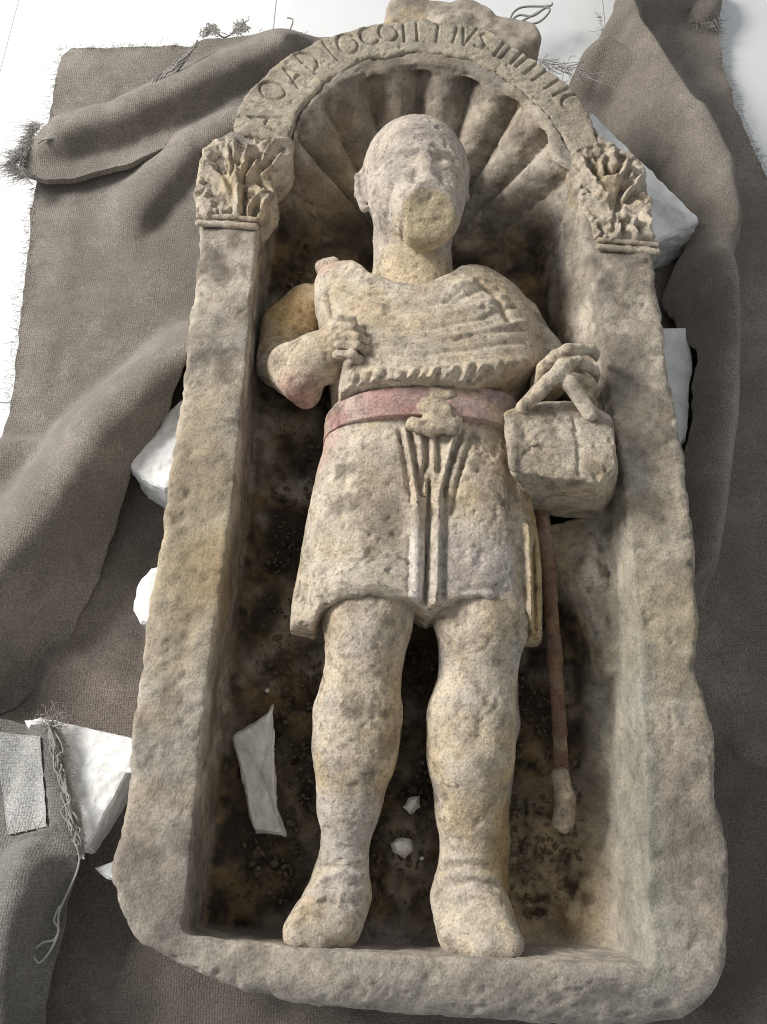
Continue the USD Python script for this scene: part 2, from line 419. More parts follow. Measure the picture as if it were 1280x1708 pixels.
cav = smax(d_n[:, :, None] + slope[:, :, None] * below, (ZR - fl_depth)[:, :, None] - Z, 0.007)
cav = smax(cav, d_dome, 0.006)
G.F = smax(body, -cav, 0.004).astype(np.float32)
# seat for the arch and the capitals: a slightly lower bed
ARCH_O = [(384, 216), (404, 165), (455, 112), (520, 72), (600, 44), (700, 33), (800, 46), (855, 74), (905, 108), (962, 152), (985, 200), (1000, 240)]
ARCH_I = [(955, 258), (925, 205), (865, 145), (790, 100), (700, 87), (610, 98), (545, 135), (500, 185), (482, 238), (430, 232)]
Pa = px_poly(ARCH_O + ARCH_I, 0, 1)
d_a = poly_sd(G.X2, G.Y2, Pa)
sl = G.sl((-0.36, 0.9, 0.2), (0.37, 1.3, 0.4))
G.F[sl] = smax(G.F[sl], (np.clip(-(d_a[sl[0], sl[1]] + 0.004), -1, 0.02)[:, :, None] * 0 + Z[:, :, sl[2]] - (ZR + 0.02 - 0.034 * (d_a[sl[0], sl[1]] < 0)[:, :, None])), 0.0)
v, f = G.mesh()
v, f = roughen(v, f, 0.0015, 70, 4, 3, pits=0.0024)
del G
depth = ZR - v[:, 2]
xin = poly_sd(v[:, 0], v[:, 1], Pn)
t = tint_stone(v, (0.48, 0.425, 0.35), (0.375, 0.34, 0.295), 1, och=.15, warm=.25)
t = paint(t, (0.20, 0.17, 0.14), 0.72 * ramp(fb(v, 11, 5, 71), -0.01, 0.16)); t = paint(t, (0.17, 0.145, 0.12), 0.6 * ramp(fb(v, 34, 5, 72), 0.03, 0.15))
t = paint(t, (0.33, 0.30, 0.27), 0.7 * ramp(-v[:, 1] + 0.25 * fb(v, 8, 3, 4), -0.05, 0.12))
t = paint(t, (0.27, 0.19, 0.11), 0.8 * blot(v, W(345, 950), (0.035, 0.05, 0.1), 5))
t = paint(t, (0.48, 0.39, 0.25), 0.5 * blot(v, W(310, 900), (0.05, 0.14, 0.1), 6))
t = paint(t, (0.52, 0.44, 0.29), 0.4 * blot(v, W(1120, 1040), (0.05, 0.08, 0.1), 7))
t = paint(t, (0.25, 0.26, 0.22), 0.5 * blot(v, W(1060, 1250, -0.02), (0.018, 0.28, 0.1), 8, 90))
soil = ramp(fb(v, 20, 5, 41), -0.26, -0.02) * np.maximum(ramp(-xin, 0.010, 0.035), ramp(-v[:, 0], .08, .14) * ramp(-xin, -.006, .006)) * np.where(v[:, 0] < -.1, ramp(depth + .03 * fb(v, 25, 3, 44), 0.010, 0.05), np.where(v[:, 1] < .55, ramp(depth + .02 * fb(v, 40, 3, 45), 0.098, 0.112), ramp(depth, 0.045, 0.085)))  # niche soil; on the left wall the dark brown starts just below the rim
bare = blot(v, W(950, 1500, -0.14), (0.15, 0.13, 0.2), 12, 25, .3)
t = paint(t, (0.36, 0.27, 0.15), 0.6 * (1 - .9 * ramp(v[:, 1], 0.90, 0.97) * ramp(v[:, 0], -.16, -.02)) * ramp(-xin, 0.0, 0.03) * ramp(fb(v, 13, 3, 19), -0.2, 0.1) * ramp(depth, 0.01, 0.05))
shell = ramp(v[:, 1], 0.90, 0.97)
SC = lerp(EARTH_BROWN * .75, np.array([0.20, 0.14, 0.07]), ramp(fb(v, 33, 5, 74), -.05, .2)); SC = lerp(SC, EARTH_BROWN * .45, ramp(fb(v, 60, 4, 75), 0.0, .14))
t = paint(t, (0.42, 0.34, 0.22), .6 * bare * ramp(depth, .11, .135) * ramp(-xin, .004, .02))
t = lerp(t, SC, soil * (1 - 0.95 * bare * ramp(fb(v, 70, 4, 76), .16, .02)) * (1 - 0.86 * shell) * 0.97)
obj('niche_slab', (v, f), SOILED if False else STONE, stele, tint=t)

# ---- arch with the incised inscription
G = Grid((-0.34, 0.93, ZR - 0.05), (0.30, 1.26, ZR + 0.02), 0.0018)
d_a = poly_sd(G.X2, G.Y2, Pa)
P2 = np.stack(np.broadcast_arrays(G.X2, G.Y2, np.zeros((1, 1))), -1)
d_a = d_a + 0.008 * fb(P2, 40, 4, 21)
top = ZR + 0.004 + 0.008 * fb(P2, 18, 4, 22)
LET = {'A': [[(-.4, -.5), (0, .5), (.4, -.5)], [(-.22, -.1), (.22, -.1)]], 'I': [[(0, -.5), (0, .5)]], 'O': [[(.42 * math.cos(a), .46 * math.sin(a)) for a in np.linspace(0, 2 * math.pi, 17)]],
       'C': [[(.42 * math.cos(a), .47 * math.sin(a)) for a in np.linspace(.8, 2 * math.pi - .8, 13)]], 'D': [[(-.28, -.5), (-.28, .5), (.1, .42), (.34, 0), (.1, -.42), (-.28, -.5)]],
       'N': [[(-.3, -.5), (-.3, .5)], [(.3, -.5), (.3, .5)], [(-.4, .5), (.4, .5)]], 'T': [[(0, -.5), (0, .5)], [(-.38, .5), (.38, .5)]], 'V': [[(-.32, .5), (0, -.5), (.32, .5)]],
       'S': [[(.25, .4), (-.1, .48), (-.26, .25), (.2, -.2), (.12, -.45), (-.25, -.42)]]}
TEXT = [('A', 440, 203), ('I', 424, 172), ('O', 455, 152), ('A', 492, 128), ('D', 516, 102), ('I', 551, 86), ('O', 580, 73), ('C', 617, 60), ('O', 648, 55), ('N', 685, 54), ('T', 730, 55),
        ('I', 760, 58), ('V', 779, 62), ('S', 806, 71), ('I', 833, 84), ('N', 853, 93), ('I', 872, 103), ('I', 888, 113), ('I', 903, 124), ('T', 924, 139), ('I', 940, 152), ('C', 955, 170)]
acx, acy = 0.0, 0.95
groove = np.zeros_like(d_a, dtype=np.float32)
for ch, pu, pv in TEXT:
    c = W(pu, pv)[:2]; upv = c - np.array([acx, acy]); upv /= np.linalg.norm(upv); rt = np.array([upv[1], -upv[0]])
    hh = 0.045 if pu < 600 else 0.042 if pu < 800 else 0.038
    for st in LET[ch]:
        P = np.array([c + rt * x * hh * .8 + upv * y * hh for x, y in st])
        s2 = G.sl((*(P.min(0) - 0.012), 0), (*(P.max(0) + 0.012), 0))[:2]
        d = seg_dist(G.ax[0][s2[0]][:, None], G.ax[1][s2[1]][None, :], P)
        groove[s2] = np.maximum(groove[s2], 0.0058 * np.clip(1 - d / 0.0029, 0, 1) ** 0.75)
for edge in (ARCH_O[:-2], ARCH_I[:-1]):       # shallow border lines along both edges of the band
    pass
X, Y, Z = G.xyz(G.sl(G.lo, G.lo + 9))
G.F = smax(d_a[:, :, None], np.maximum(Z - (top - groove)[:, :, None], ZR - 0.045 - Z), 0.007).astype(np.float32)
v, f = G.mesh(); v, f = roughen(v, f, 0.0012, 60, 3, 5, pits=0.002); del G
t = tint_stone(v, CREAM * 0.95, GREY * 1.02, 3, och=0.2)
t = paint(t, (0.38, 0.36, 0.30), 0.45); t = paint(t, (0.22, 0.19, 0.155), 0.55 * ramp(fb(v, 16, 5, 73), 0.03, 0.2))
obj('arch', (v, f), CARVED, stele, tint=t)

# ---- broken crest behind the arch
G = Grid((-0.22, 1.14, 0.15), (0.24, 1.42, ZR + 0.02), 0.0045)
Pc = px_poly([(585, 66), (610, 44), (640, 36), (642, 10), (656, -6), (720, -4), (790, 8), (850, 28), (900, 52), (905, 78), (860, 100), (700, 70), (600, 80)], -0.03)
P2 = np.stack(np.broadcast_arrays(G.X2, G.Y2, np.zeros((1, 1))), -1)
d_c = poly_sd(G.X2, G.Y2, Pc) + 0.015 * fb(P2, 25, 4, 61)
X, Y, Z = G.xyz(G.sl(G.lo, G.lo + 9))
G.F = smax(d_c[:, :, None], np.maximum(Z - (ZR - 0.02 + 0.03 * fb(P2, 22, 4, 62))[:, :, None], 0.16 - Z), 0.02).astype(np.float32)
v, f = roughen(*G.mesh(), 0.003, 50, 4, 8); del G
obj('crest', (v, f), STONE, stele, tint=tint_stone(v, GREY, (0.33, 0.3, 0.26), 9, och=0.1))


# ---- capitals
def capital(outline, relief, band, seed):
    Pq = px_poly(outline, 0.01, 1); lo, hi = Pq.min(0) - 0.03, Pq.max(0) + 0.03
    G = Grid((*lo, ZR - 0.06), (*hi, ZR + 0.045), 0.0020)
    P2 = np.stack(np.broadcast_arrays(G.X2, G.Y2, np.zeros((1, 1))), -1)
    d = poly_sd(G.X2, G.Y2, Pq) + 0.008 * fb(P2, 60, 3, seed)
    disp = G.strokes(relief, 0.012)
    pit = np.clip((fb(P2, 85, 3, seed + 3) + 0.5 - 0.52) / 0.16, 0, 1)
    top = ZR + 0.009 + disp - 0.008 * pit + 0.012 * fb(P2, 30, 3, seed + 1) + 0.006 * fb(P2, 110, 2, seed + 2)
    X, Y, Z = G.xyz(G.sl(G.lo, G.lo + 9))
    G.F = smax(d[:, :, None], np.maximum(Z - top[:, :, None], ZR - 0.055 - Z), 0.012).astype(np.float32)
    v, f = roughen(*G.mesh(), 0.001, 80, 3, seed)
    t = tint_stone(v, PALE * 0.92, GREY * 1.08, seed, och=0.2)
    c = obj('capital', (v, f), CARVED, stele, tint=t)
    G = Grid((*(W(*band[0])[:2] - 0.03), ZR - 0.03), (*(W(*band[-1])[:2] + 0.03), ZR + 0.03), 0.0022)
    for k, (o, r) in enumerate(((0, 4.5), (12, 5.5))):
        G.chain([(u, vv + o, 0.004, r) for u, vv in band], 0.004)
    v, f = roughen(*G.mesh(), 0.0012, 90, 3, seed + 5)
    obj('astragal', (v, f), CARVED, c, tint=tint_stone(v, PALE * 0.95, GREY, seed + 4, och=0.1))


R1, G1 = 0.013, -0.014
capital([(336, 236), (366, 219), (400, 224), (428, 227), (490, 226), (489, 240), (478, 278), (452, 296), (463, 322), (440, 352), (427, 362), (329, 362), (321, 318)],
        [([(392, 240), (388, 265), (396, 300), (398, 345)], 5, R1), ([(415, 250), (404, 285), (400, 300)], 5, R1), ([(425, 232), (418, 250)], 6, 0.010), ([(378, 240), (384, 275), (390, 300)], 5, R1 * .8),
         ([(417, 262), (405, 300)], 5, G1), ([(386, 248), (390, 290)], 3.5, G1), ([(487, 234), (440, 240)], 7, R1), ([(455, 245), (430, 275), (412, 300)], 4, R1), ([(470, 262), (450, 285), (440, 292)], 5, R1 * .8),
         ([(452, 262), (444, 275)], 7, G1 * 1.4), ([(445, 320), (425, 330), (415, 350)], 4, R1), ([(458, 318), (440, 345)], 6, R1 * .7), ([(428, 340), (422, 352)], 5, G1), ([(408, 310), (406, 352)], 3.5, G1), ([(375, 250), (355, 260)], 9, G1 * .6),
         ([(400, 232), (418, 236)], 8, G1 * .8), ([(345, 300), (360, 320), (380, 330)], 6, G1 * .5), ([(340, 270), (365, 290), (380, 320)], 5, R1 * .5), ([(430, 300), (440, 308)], 4, G1)],
        [(331, 360), (380, 362), (427, 366)], 71)
capital([(952, 250), (972, 238), (1012, 226), (1046, 240), (1076, 264), (1089, 320), (1098, 396), (1060, 402), (1000, 398), (985, 360), (968, 330), (958, 290)],
        [([(965, 265), (975, 285), (995, 310), (1012, 330)], 6, R1 * 1.2), ([(1008, 258), (1000, 280), (1006, 300), (1022, 306)], 5, R1 * 1.2), ([(1044, 275), (1038, 292), (1028, 306)], 5, R1 * 1.2), ([(1022, 250), (1024, 280)], 10, R1),
         ([(1008, 275), (1018, 292), (1026, 292), (1034, 278)], 3, G1 * 1.3), ([(985, 262), (990, 275), (1000, 295)], 5, G1 * 1.3), ([(1070, 295), (1058, 312), (1045, 325)], 5, R1), ([(1056, 285), (1052, 300)], 5, R1 * .7),
         ([(1063, 318), (1050, 330)], 6, G1 * 1.5), ([(1040, 310), (1030, 345), (1045, 380)], 5, G1 * 1.2), ([(1030, 340), (1032, 390)], 4, R1), ([(1042, 345), (1046, 390)], 3.5, R1 * .7), ([(1022, 345), (1018, 380)], 4, R1 * .6), ([(1060, 365), (1054, 380), (1062, 392)], 5, R1),
         ([(1068, 372), (1064, 382)], 4, G1 * 1.5), ([(1008, 372), (1012, 382)], 5, G1), ([(990, 345), (1000, 355)], 6, G1 * .8), ([(1075, 355), (1090, 372)], 5, R1 * .7)],
        [(1000, 400), (1050, 404), (1097, 408)], 83)

# ---- the carved man
G = Grid((-0.215, -0.10, ZR - 0.165), (0.23, 1.10, ZR + 0.125), 0.0027)


def ml(u, v, dz): return W(u, v, dz)


# legs, each with a web of stone behind it
G.chain([(630, 890, -.055, 95), (613, 1040, -.045, 69), (607, 1112, -.053, 57), (597, 1190, -.056, 68), (592, 1255, -.059, 65), (583, 1340, -.072, 48), (574, 1425, -.088, 33), (572, 1480, -.09, 43)], 0.02)
G.chain([(800, 890, -.055, 95), (804, 1030, -.045, 75), (798, 1115, -.053, 58), (786, 1200, -.056, 68), (785, 1265, -.059, 66), (783, 1350, -.072, 51), (782, 1440, -.086, 42), (782, 1490, -.09, 48)], 0.02)
G.chain([(612, 1060, -.10, 50), (604, 1200, -.12, 50), (585, 1400, -.135, 34)], 0.012)
G.chain([(814, 1060, -.10, 50), (812, 1200, -.12, 52), (804, 1400, -.13, 42), (808, 1480, -.13, 42)], 0.012)
# feet
G.chain([(566, 1470, -.095, 44), (545, 1528, -.075, 46), (512, 1552, -.050, 36)], 0.015)
G.chain([(578, 1500, -.10, 40), (566, 1548, -.055, 36)], 0.012)
G.chain([(525, 1545, -.055, 38), (500, 1560, -.038, 26)], 0.012)
G.chain([(548, 1552, -.05, 32), (530, 1568, -.036, 22)], 0.012)
G.chain([(785, 1480, -.095, 52), (800, 1540, -.075, 55), (822, 1566, -.050, 44)], 0.015)
G.chain([(760, 1500, -.10, 42), (768, 1560, -.06, 38)], 0.012)
G.chain([(820, 1560, -.055, 40), (850, 1576, -.036, 24)], 0.012)
G.chain([(790, 1562, -.055, 36), (806, 1586, -.036, 24)], 0.012)
lace = []
for k in range(6):
    w0 = 1428 + 15 * k; a0 = 3 * (-1) ** k
    lace += [([(540 - 3 * k, w0 + 8 + a0), (572 - 3 * k, w0 - a0), (606 - 2 * k, w0 + 6)], 4.5, .0028 * (-1) ** k), ([(742, w0 + 10 - a0), (782 + 2 * k, w0 + a0), (826 + 2 * k, w0 + 8)], 4.5, .0024 * (-1) ** k)]
lace += [([(556, 1470), (528, 1535)], 5, -.0015), ([(575, 1480), (552, 1545)], 4, .0015), ([(800, 1480), (826, 1545)], 5, -.0015)]
LACE = G.strokes(lace, -.05)
# knees and shins
G.chain([(613, 1060, -.012, 24), (608, 1100, -.024, 18)], 0.03)
G.chain([(800, 1062, -.012, 26), (800, 1100, -.024, 18)], 0.03)
# torso, shoulders, neck
rows = [(W(700, vv, -.05)[1], W(uc, vv, -.05)[0], hw * S(700, vv, -.05), ZR + zc, b) for vv, uc, hw, zc, b in
        ((1000, 705, 165, -.07, .065), (850, 705, 165, -.07, .075), (700, 705, 152, -.065, .082), (600, 712, 165, -.065, .088), (520, 715, 155, -.08, .075), (460, 710, 110, -.085, .05))]
G.loft(rows, 0.01, 2.3)
G.chain([(585, 520, -.095, 42), (710, 510, -.095, 46), (840, 535, -.095, 48)], 0.02)
G.chain([(690, 520, -.060, 70), (688, 395, -.045, 63), (690, 350, -.03, 60)], 0.008)
# right arm (at the left of the picture): upper arm, elbow, forearm across the chest
G.chain([(515, 522, -.090, 48), (482, 552, -.085, 44), (470, 605, -.075, 44)], 0.012)
G.chain([(492, 616, -.035, 46), (530, 598, -.005, 40), (568, 576, .020, 32)], 0.014)
G.chain([(480, 612, -.035, 32), (500, 636, -.02, 33), (510, 656, -.035, 26)], 0.010)
G.chain([(489, 584, .026, 4.5), (503, 616, .026, 5), (526, 648, .010, 6)], 0.004, 'cut')
# its hand: palm and five fingers closed on the chest
G.chain([(560, 572, .022, 32), (580, 565, .028, 30)], 0.010)
for k, (u0, v0, l) in enumerate(((566, 545, 36), (572, 560, 40), (574, 575, 38), (570, 590, 30))):
    G.chain([(u0 - 8, v0 + 1, .046, 8), (u0 + l * .6, v0 + 1, .052, 8), (u0 + l, v0 + 9, .042, 7.5), (u0 + l * .9, v0 + 17, .030, 7)], 0.002)
G.chain([(548, 548, .035, 10), (566, 534, .045, 9.5), (588, 533, .042, 8)], 0.004)
# left arm and its hand over the bag's handle
G.chain([(860, 540, -.085, 44), (898, 590, -.07, 36), (915, 625, -.045, 32)], 0.015)
G.chain([(915, 640, -.02, 30), (935, 612, .020, 27), (948, 600, .035, 24)], 0.010)
for pts in ([(922, 598, .045, 9.5), (946, 582, .055, 9.5), (985, 583, .04, 8.5), (1003, 600, .01, 8)], [(938, 606, .045, 9.5), (966, 603, .052, 9), (992, 618, .03, 8.5), (1000, 640, .0, 8)],
            [(955, 630, .035, 10.5), (982, 638, .036, 10), (994, 655, .012, 9)], [(958, 648, .025, 10), (980, 660, .022, 9.5), (990, 675, .0, 8.5)],
            [(903, 640, .02, 12), (906, 615, .038, 11), (926, 592, .048, 10)]):
    G.chain(pts, 0.003)
# head
hc = W(694, 300, 0.0)
G.ell(hc + [0, .012, -.012], (.0775, .084, .088), 0.012)
G.ell(W(697, 330, .012), (.066, .070, .066), 0.02)
cl = W(712, 358, .045)
G.ell(cl + [0, .004, -.004], (.046, .045, .048), 0.008)
G.chain([(695, 300, -.10, 80), (690, 400, -.12, 66)], 0.02)       # stone behind the head
# ears
for u0, sg in ((597, -1), (792, 1)):
    if sg < 0:
        G.chain([(610, 286, -.012, 8), (598, 296, -.01, 7), (597, 325, -.008, 6.5), (608, 348, -.004, 7)], 0.004)
        G.chain([(612, 305, -.010, 7), (612, 335, -.008, 7)], 0.005)
    else:
        G.chain([(776, 310, -.030, 6), (778, 330, -.030, 6)], 0.005)
# worn face
dzf = .075
face = G.strokes([([(645, 264), (670, 247), (699, 250)], 7, 0.0033), ([(727, 252), (753, 246), (775, 258)], 7, 0.0033), ([(681, 260), (697, 258)], 5, -0.0040), ([(725, 262), (735, 261)], 5, -0.0053),
                  ([(659, 268), (673, 265)], 7, 0.0020), ([(749, 268), (765, 268)], 8, 0.0033), ([(713, 246), (713, 285), (713, 320)], 14, 0.0046), ([(694, 286), (691, 310)], 4, -0.0033), ([(734, 290), (738, 312)], 5, -0.0033),
                  ([(671, 288), (675, 312)], 14, 0.0040), ([(755, 278), (764, 298)], 15, 0.0046), ([(647, 350), (667, 385)], 7, -0.0020), ([(679, 340), (669, 372)], 5, -0.0033), ([(655, 300), (647, 330)], 5, -0.0020),
                  ([(647, 236), (687, 226), (737, 228)], 6, -0.0020), ([(662, 280), (685, 277)], 3.5, -0.0020), ([(743, 280), (763, 279)], 3.5, -0.0020), ([(618, 300), (632, 258), (668, 230), (716, 222), (756, 236), (776, 270)], 5, 0.0023)], dzf)
G.push(LACE, (-.2, -.1, 0.0660), (.2, .09, 0.2640), ZR - .10)
G.push(face, W(600, 420, .06) - [0, 0, .2], W(800, 180, .06) + [0, 0, .2], ZR + .005)
# the jaw is broken off: a flat scar
nrm = np.array([.06, -.62, .78]); nrm /= np.linalg.norm(nrm)
scar_c = W(712, 366, .0615)


def scar(X, Y, Z):
    X, Y, Z = np.broadcast_arrays(X, Y, Z); p = np.stack([X, Y, Z], -1)
    return -((p - scar_c) @ nrm) - .005 * fb(p, 70, 4, 88)


G.put(scar, scar_c - .05, scar_c + .05, 0.001, 'cut')
v, f = G.mesh()
v, f = roughen(v, f, 0.0016, 45, 4, 15, pits=0.0022); del G
t = tint_stone(v, CREAM * 1.05, PALE * 0.98, 5, och=0.3)
headm = ramp(v[:, 1], W(690, 430)[1], W(690, 400)[1])
t = paint(t, (0.53, 0.47, 0.41), 0.75 * headm)
t = paint(t, (0.40, 0.35, 0.33), 0.55 * ramp(fb(v, 30, 4, 33), 0.02, .16) * headm)
t = paint(t, (0.49, 0.405, 0.265), 0.85 * (1 - ramp(np.linalg.norm(v - scar_c, axis=1), .036, .041)) * ramp(np.abs((v - scar_c) @ nrm + .005 * fb(v, 70, 4, 88)), .0065, .0035))
t = paint(t, (0.60, 0.50, 0.34), 0.8 * blot(v, W(690, 440, .0), (.05, .035, .1), 32))
t = paint(t, (0.42, 0.27, 0.10), 0.75 * blot(v, W(478, 520, -.06), (.055, .06, .08), 33))
t = paint(t, PINK, 0.65 * blot(v, W(492, 672, -.04), (.03, .02, .06), 34, 90)); t = paint(t, EARTH_BROWN * 1.8, 0.8 * ramp(-v[:, 2] + .01 * fb(v, 40, 3, 66), -ZR + .095, -ZR + .12))  # pink on the elbow; then the figure turns darker brown with depth
t = paint(t, (0.46, 0.31, 0.12), 0.55 * blot(v, W(648, 1130, -.08), (.022, .16, .06), 35, 40))  # ochre down this leg's right flank paints in its shaded side
t = paint(t, (0.48, 0.34, 0.14), 0.65 * blot(v, W(838, 1400, -.08), (.024, .13, .07), 36, 40))  # shaded right flank of the other leg, also put into the colour
t = paint(t, (0.46, 0.44, 0.43), 0.5 * ramp(fb(v, 16, 4, 50), 0.0, 0.16) * ramp(-v[:, 1], -.35, -.2))
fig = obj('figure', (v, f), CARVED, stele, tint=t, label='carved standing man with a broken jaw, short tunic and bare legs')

# ---- tunic
G = Grid((-0.19, 0.27, ZR - 0.15), (0.17, 0.66, ZR + 0.06), 0.0025)
TR = ((1060, 697, 216, -.065, .078), (1020, 697, 214, -.060, .080), (900, 705, 201, -.055, .082), (800, 706, 183, -.052, .082), (720, 706, 164, -.052, .082), (660, 706, 156, -.055, .080))
rows = [(W(700, vv, 0)[1], W(uc, vv, -.03)[0], hw * S(700, vv, -.03), ZR + zc, b) for vv, uc, hw, zc, b in TR]
fold = G.strokes([([(700, 730), (706, 830), (704, 1010)], 60, -.005), ([(610, 780), (600, 990)], 60, .007), ([(800, 800), (810, 990)], 60, .007),
                  ([(717, 800), (713, 900), (709, 1012)], 3.5, -.016), ([(693, 840), (694, 1005)], 12, .010), ([(730, 830), (727, 1005)], 8, .010), ([(742, 820), (740, 1000)], 4, -.006),
                  ([(666, 722), (676, 770), (688, 850)], 4, -.008), ([(684, 722), (694, 780), (702, 830)], 4, -.008), ([(712, 725), (712, 770), (702, 810)], 4, -.008), ([(728, 722), (731, 790)], 4, -.008),
                  ([(770, 722), (750, 780), (738, 830)], 4, -.009), ([(790, 722), (768, 790), (752, 860)], 4, -.007), ([(675, 722), (686, 790), (694, 850)], 5, .006), ([(760, 722), (744, 780), (730, 840)], 6, .008), ([(722, 725), (724, 800)], 6, .006), ([(698, 725), (704, 780)], 5, .006),
                  ([(683, 900), (682, 1000)], 4, -.006), ([(560, 740), (545, 850), (525, 980)], 12, .003), ([(580, 760), (570, 860)], 7, -.003), ([(520, 850), (508, 1000)], 8, -.003),
                  ([(850, 760), (870, 900), (876, 1000)], 8, -.007), ([(885, 870), (893, 1020)], 6, .006), ([(900, 880), (905, 1030)], 4, -.005), ([(770, 985), (830, 982), (870, 998)], 6, -.004),
                  ([(545, 992), (600, 985), (670, 990)], 6, -.004)], .02)
xs = G.ax[0]
hem_px = [(470, 1040), (485, 1032), (520, 1036), (536, 1008), (600, 996), (660, 1000), (690, 1003), (718, 1018), (740, 1012), (800, 1002), (860, 1008), (884, 1022), (895, 1052), (915, 1056)]
hp = np.array([W(u, vv, 0.0)[:2] for u, vv in hem_px])
y0 = np.interp(xs, hp[:, 0], hp[:, 1]) + 0.006 * (meshkit.fbm(np.stack([xs * 60, xs * 0, xs * 0], -1), 3, 4) - .5)
G.loft(rows, 0.0, 2.3, fold, y0=y0.astype(np.float32))
G.F = np.maximum(G.F, (ZR - .085) - G.ax[2][None, None, :]).astype(np.float32)
v, f = roughen(*G.mesh(), 0.0016, 48, 4, 25, pits=0.0028); del G
t = tint_stone(v, PALE * 0.98, CREAM * 1.02, 7, och=0.22)
t = paint(t, (0.27, 0.22, 0.17), 0.75 * blot(v, W(640, 870, .03), (.03, .035, .06), 43, 110))
t = paint(t, (0.72, 0.70, 0.70), 0.4 * blot(v, W(693, 955, .03), (.008, .05, .05), 44, 30))
t = paint(t, (0.44, 0.40, 0.39), 0.55 * blot(v, W(800, 960, .02), (.06, .05, .08), 45, 30))
t = paint(t, (0.46, 0.33, 0.13), 0.7 * blot(v, W(893, 940, -.01), (.014, .10, .08), 46, 30))
t = paint(t, PINK * 0.9, 0.5 * blot(v, W(545, 760, -.05), (.03, .05, .06), 47, 50))
obj('tunic', (v, f), CARVED, fig, tint=t)

# ---- belt, in two visible lengths, with a knot between them
G = Grid((-0.16, 0.52, ZR - 0.14), (0.14, 0.66, ZR + 0.06), 0.0025)
rows = [(W(700, vv, 0.03)[1], W(706, vv, -.03)[0], hw * S(700, vv, -.03), ZR + zc, b) for vv, hw, zc, b in ((800, 181, -.052, .0925), (700, 165, -.052, .0935), (620, 160, -.052, .093))]
bl = [(530, 790), (560, 782), (610, 766), (690, 744), (760, 734), (800, 746), (860, 746), (890, 742)]
bt = [(530, 650), (600, 648), (700, 648), (760, 648), (830, 640), (890, 630)]
f0, f1 = (np.array([W(u, vv, .03)[:2] for u, vv in q]) for q in (bl, bt))
disp = G.strokes([([(548, 727), (620, 714), (690, 702)], 4, .004), ([(560, 690), (690, 680)], 14, -.002), ([(770, 680), (860, 690)], 22, .004)], .04)
G.loft(rows, 0, 2.3, disp, y0=np.interp(G.ax[0], f0[:, 0], f0[:, 1]).astype(np.float32), y1=np.interp(G.ax[0], f1[:, 0], f1[:, 1]).astype(np.float32))
v, f = roughen(*G.mesh(), 0.0013, 60, 4, 26); del G
t = paint(tint_stone(v, (0.44, 0.31, 0.28), (0.42, 0.33, 0.31), 8, och=0.05), (0.46, 0.265, 0.23), 0.75 * ramp(fb(v, 40, 5, 51) + 2.2 * (W(600, 700, .04)[1] - v[:, 1]), -.10, .10))
t = paint(t, (0.44, 0.38, 0.33), 0.6 * blot(v, W(830, 715, .04), (.05, .02, .06), 52))
belt = obj('belt', (v, f), CARVED, fig, tint=t, label='belt with pink paint left on it')
G = Grid((*(W(650, 740, .04)[:2] - .02), ZR - 0.0), (*(W(790, 620, .04)[:2] + .02), ZR + 0.09), 0.0022)
G.chain([(712, 680, .038, 17), (738, 692, .038, 17), (758, 703, .034, 13)], 0.012)
G.chain([(724, 656, .036, 12), (748, 660, .036, 12)], 0.01)
G.chain([(690, 708, .036, 13), (722, 714, .038, 13), (756, 714, .036, 13)], 0.008)
G.chain([(712, 672, .068, 13), (724, 690, .068, 11)], 0.008, 'cut'); G.chain([(750, 700, .060, 7), (768, 690, .056, 6)], 0.004, 'cut')
v, f = roughen(*G.mesh(), 0.003, 70, 4, 27, pits=.004); del G
obj('belt_knot', (v, f), CARVED, fig, tint=tint_stone(v, PALE, CREAM, 10, och=0.1))

# ---- cloak over the chest
G = Grid((-0.185, 0.56, ZR - 0.15), (0.19, 0.87, ZR + 0.075), 0.0025)
rows = [(W(700, vv, .03)[1], W(uc, vv, -.02)[0], hw * S(700, vv, -.02), ZR + zc, b) for vv, uc, hw, zc, b in
        ((690, 716, 190, -.062, .112), (620, 718, 200, -.062, .118), (560, 721, 202, -.066, .116), (510, 717, 200, -.068, .110), (470, 706, 200, -.072, .106), (430, 696, 192, -.078, .100), (395, 690, 165, -.085, .085), (370, 690, 120, -.085, .06))]
fr = []
r = np.random.default_rng(77); u0 = 580.0
while u0 < 895:
    k = (u0 - 580) / 23; v0 = 634 + 12 * math.sin((k + 2) / 16 * math.pi) - max(0, k - 6) * 3.0 + r.normal(0, 2); ln, am, sk = r.uniform(10, 17), r.uniform(.45, 1), r.uniform(6, 18)
    fr.append(([(u0, v0 + ln), (u0 + sk, v0 - ln)], r.uniform(4, 6.5), .0052 * am)); fr.append(([(u0 + 11, v0 + ln), (u0 + 11 + sk, v0 - ln)], 3.8, -.0052 * am))
    u0 += r.uniform(12, 22)
cf = G.strokes([([(590, 622), (700, 640), (800, 620), (900, 592)], 12, .006), ([(640, 598), (700, 605), (790, 590), (880, 555)], 5, -.003), ([(610, 572), (700, 580), (800, 560), (885, 515)], 7, .0026),
                ([(660, 556), (720, 556), (800, 534), (868, 488)], 4.5, -.003), ([(680, 533), (740, 530), (800, 506), (845, 474)], 7, .0026), ([(720, 510), (760, 502), (805, 474)], 4.5, -.003), ([(760, 575), (830, 550), (880, 530)], 4, -.003), ([(560, 460), (600, 495), (640, 510)], 6, .004),
                ([(548, 450), (556, 500), (566, 535)], 5, -.004), ([(575, 455), (605, 480), (640, 485)], 4, -.004), ([(533, 455), (543, 520)], 8, .003), ([(800, 455), (830, 480), (850, 520)], 6, -.007), 
                ([(760, 470), (790, 460)], 10, .006)] + fr, .04)
G.loft(rows, 0, 2.2, cf)
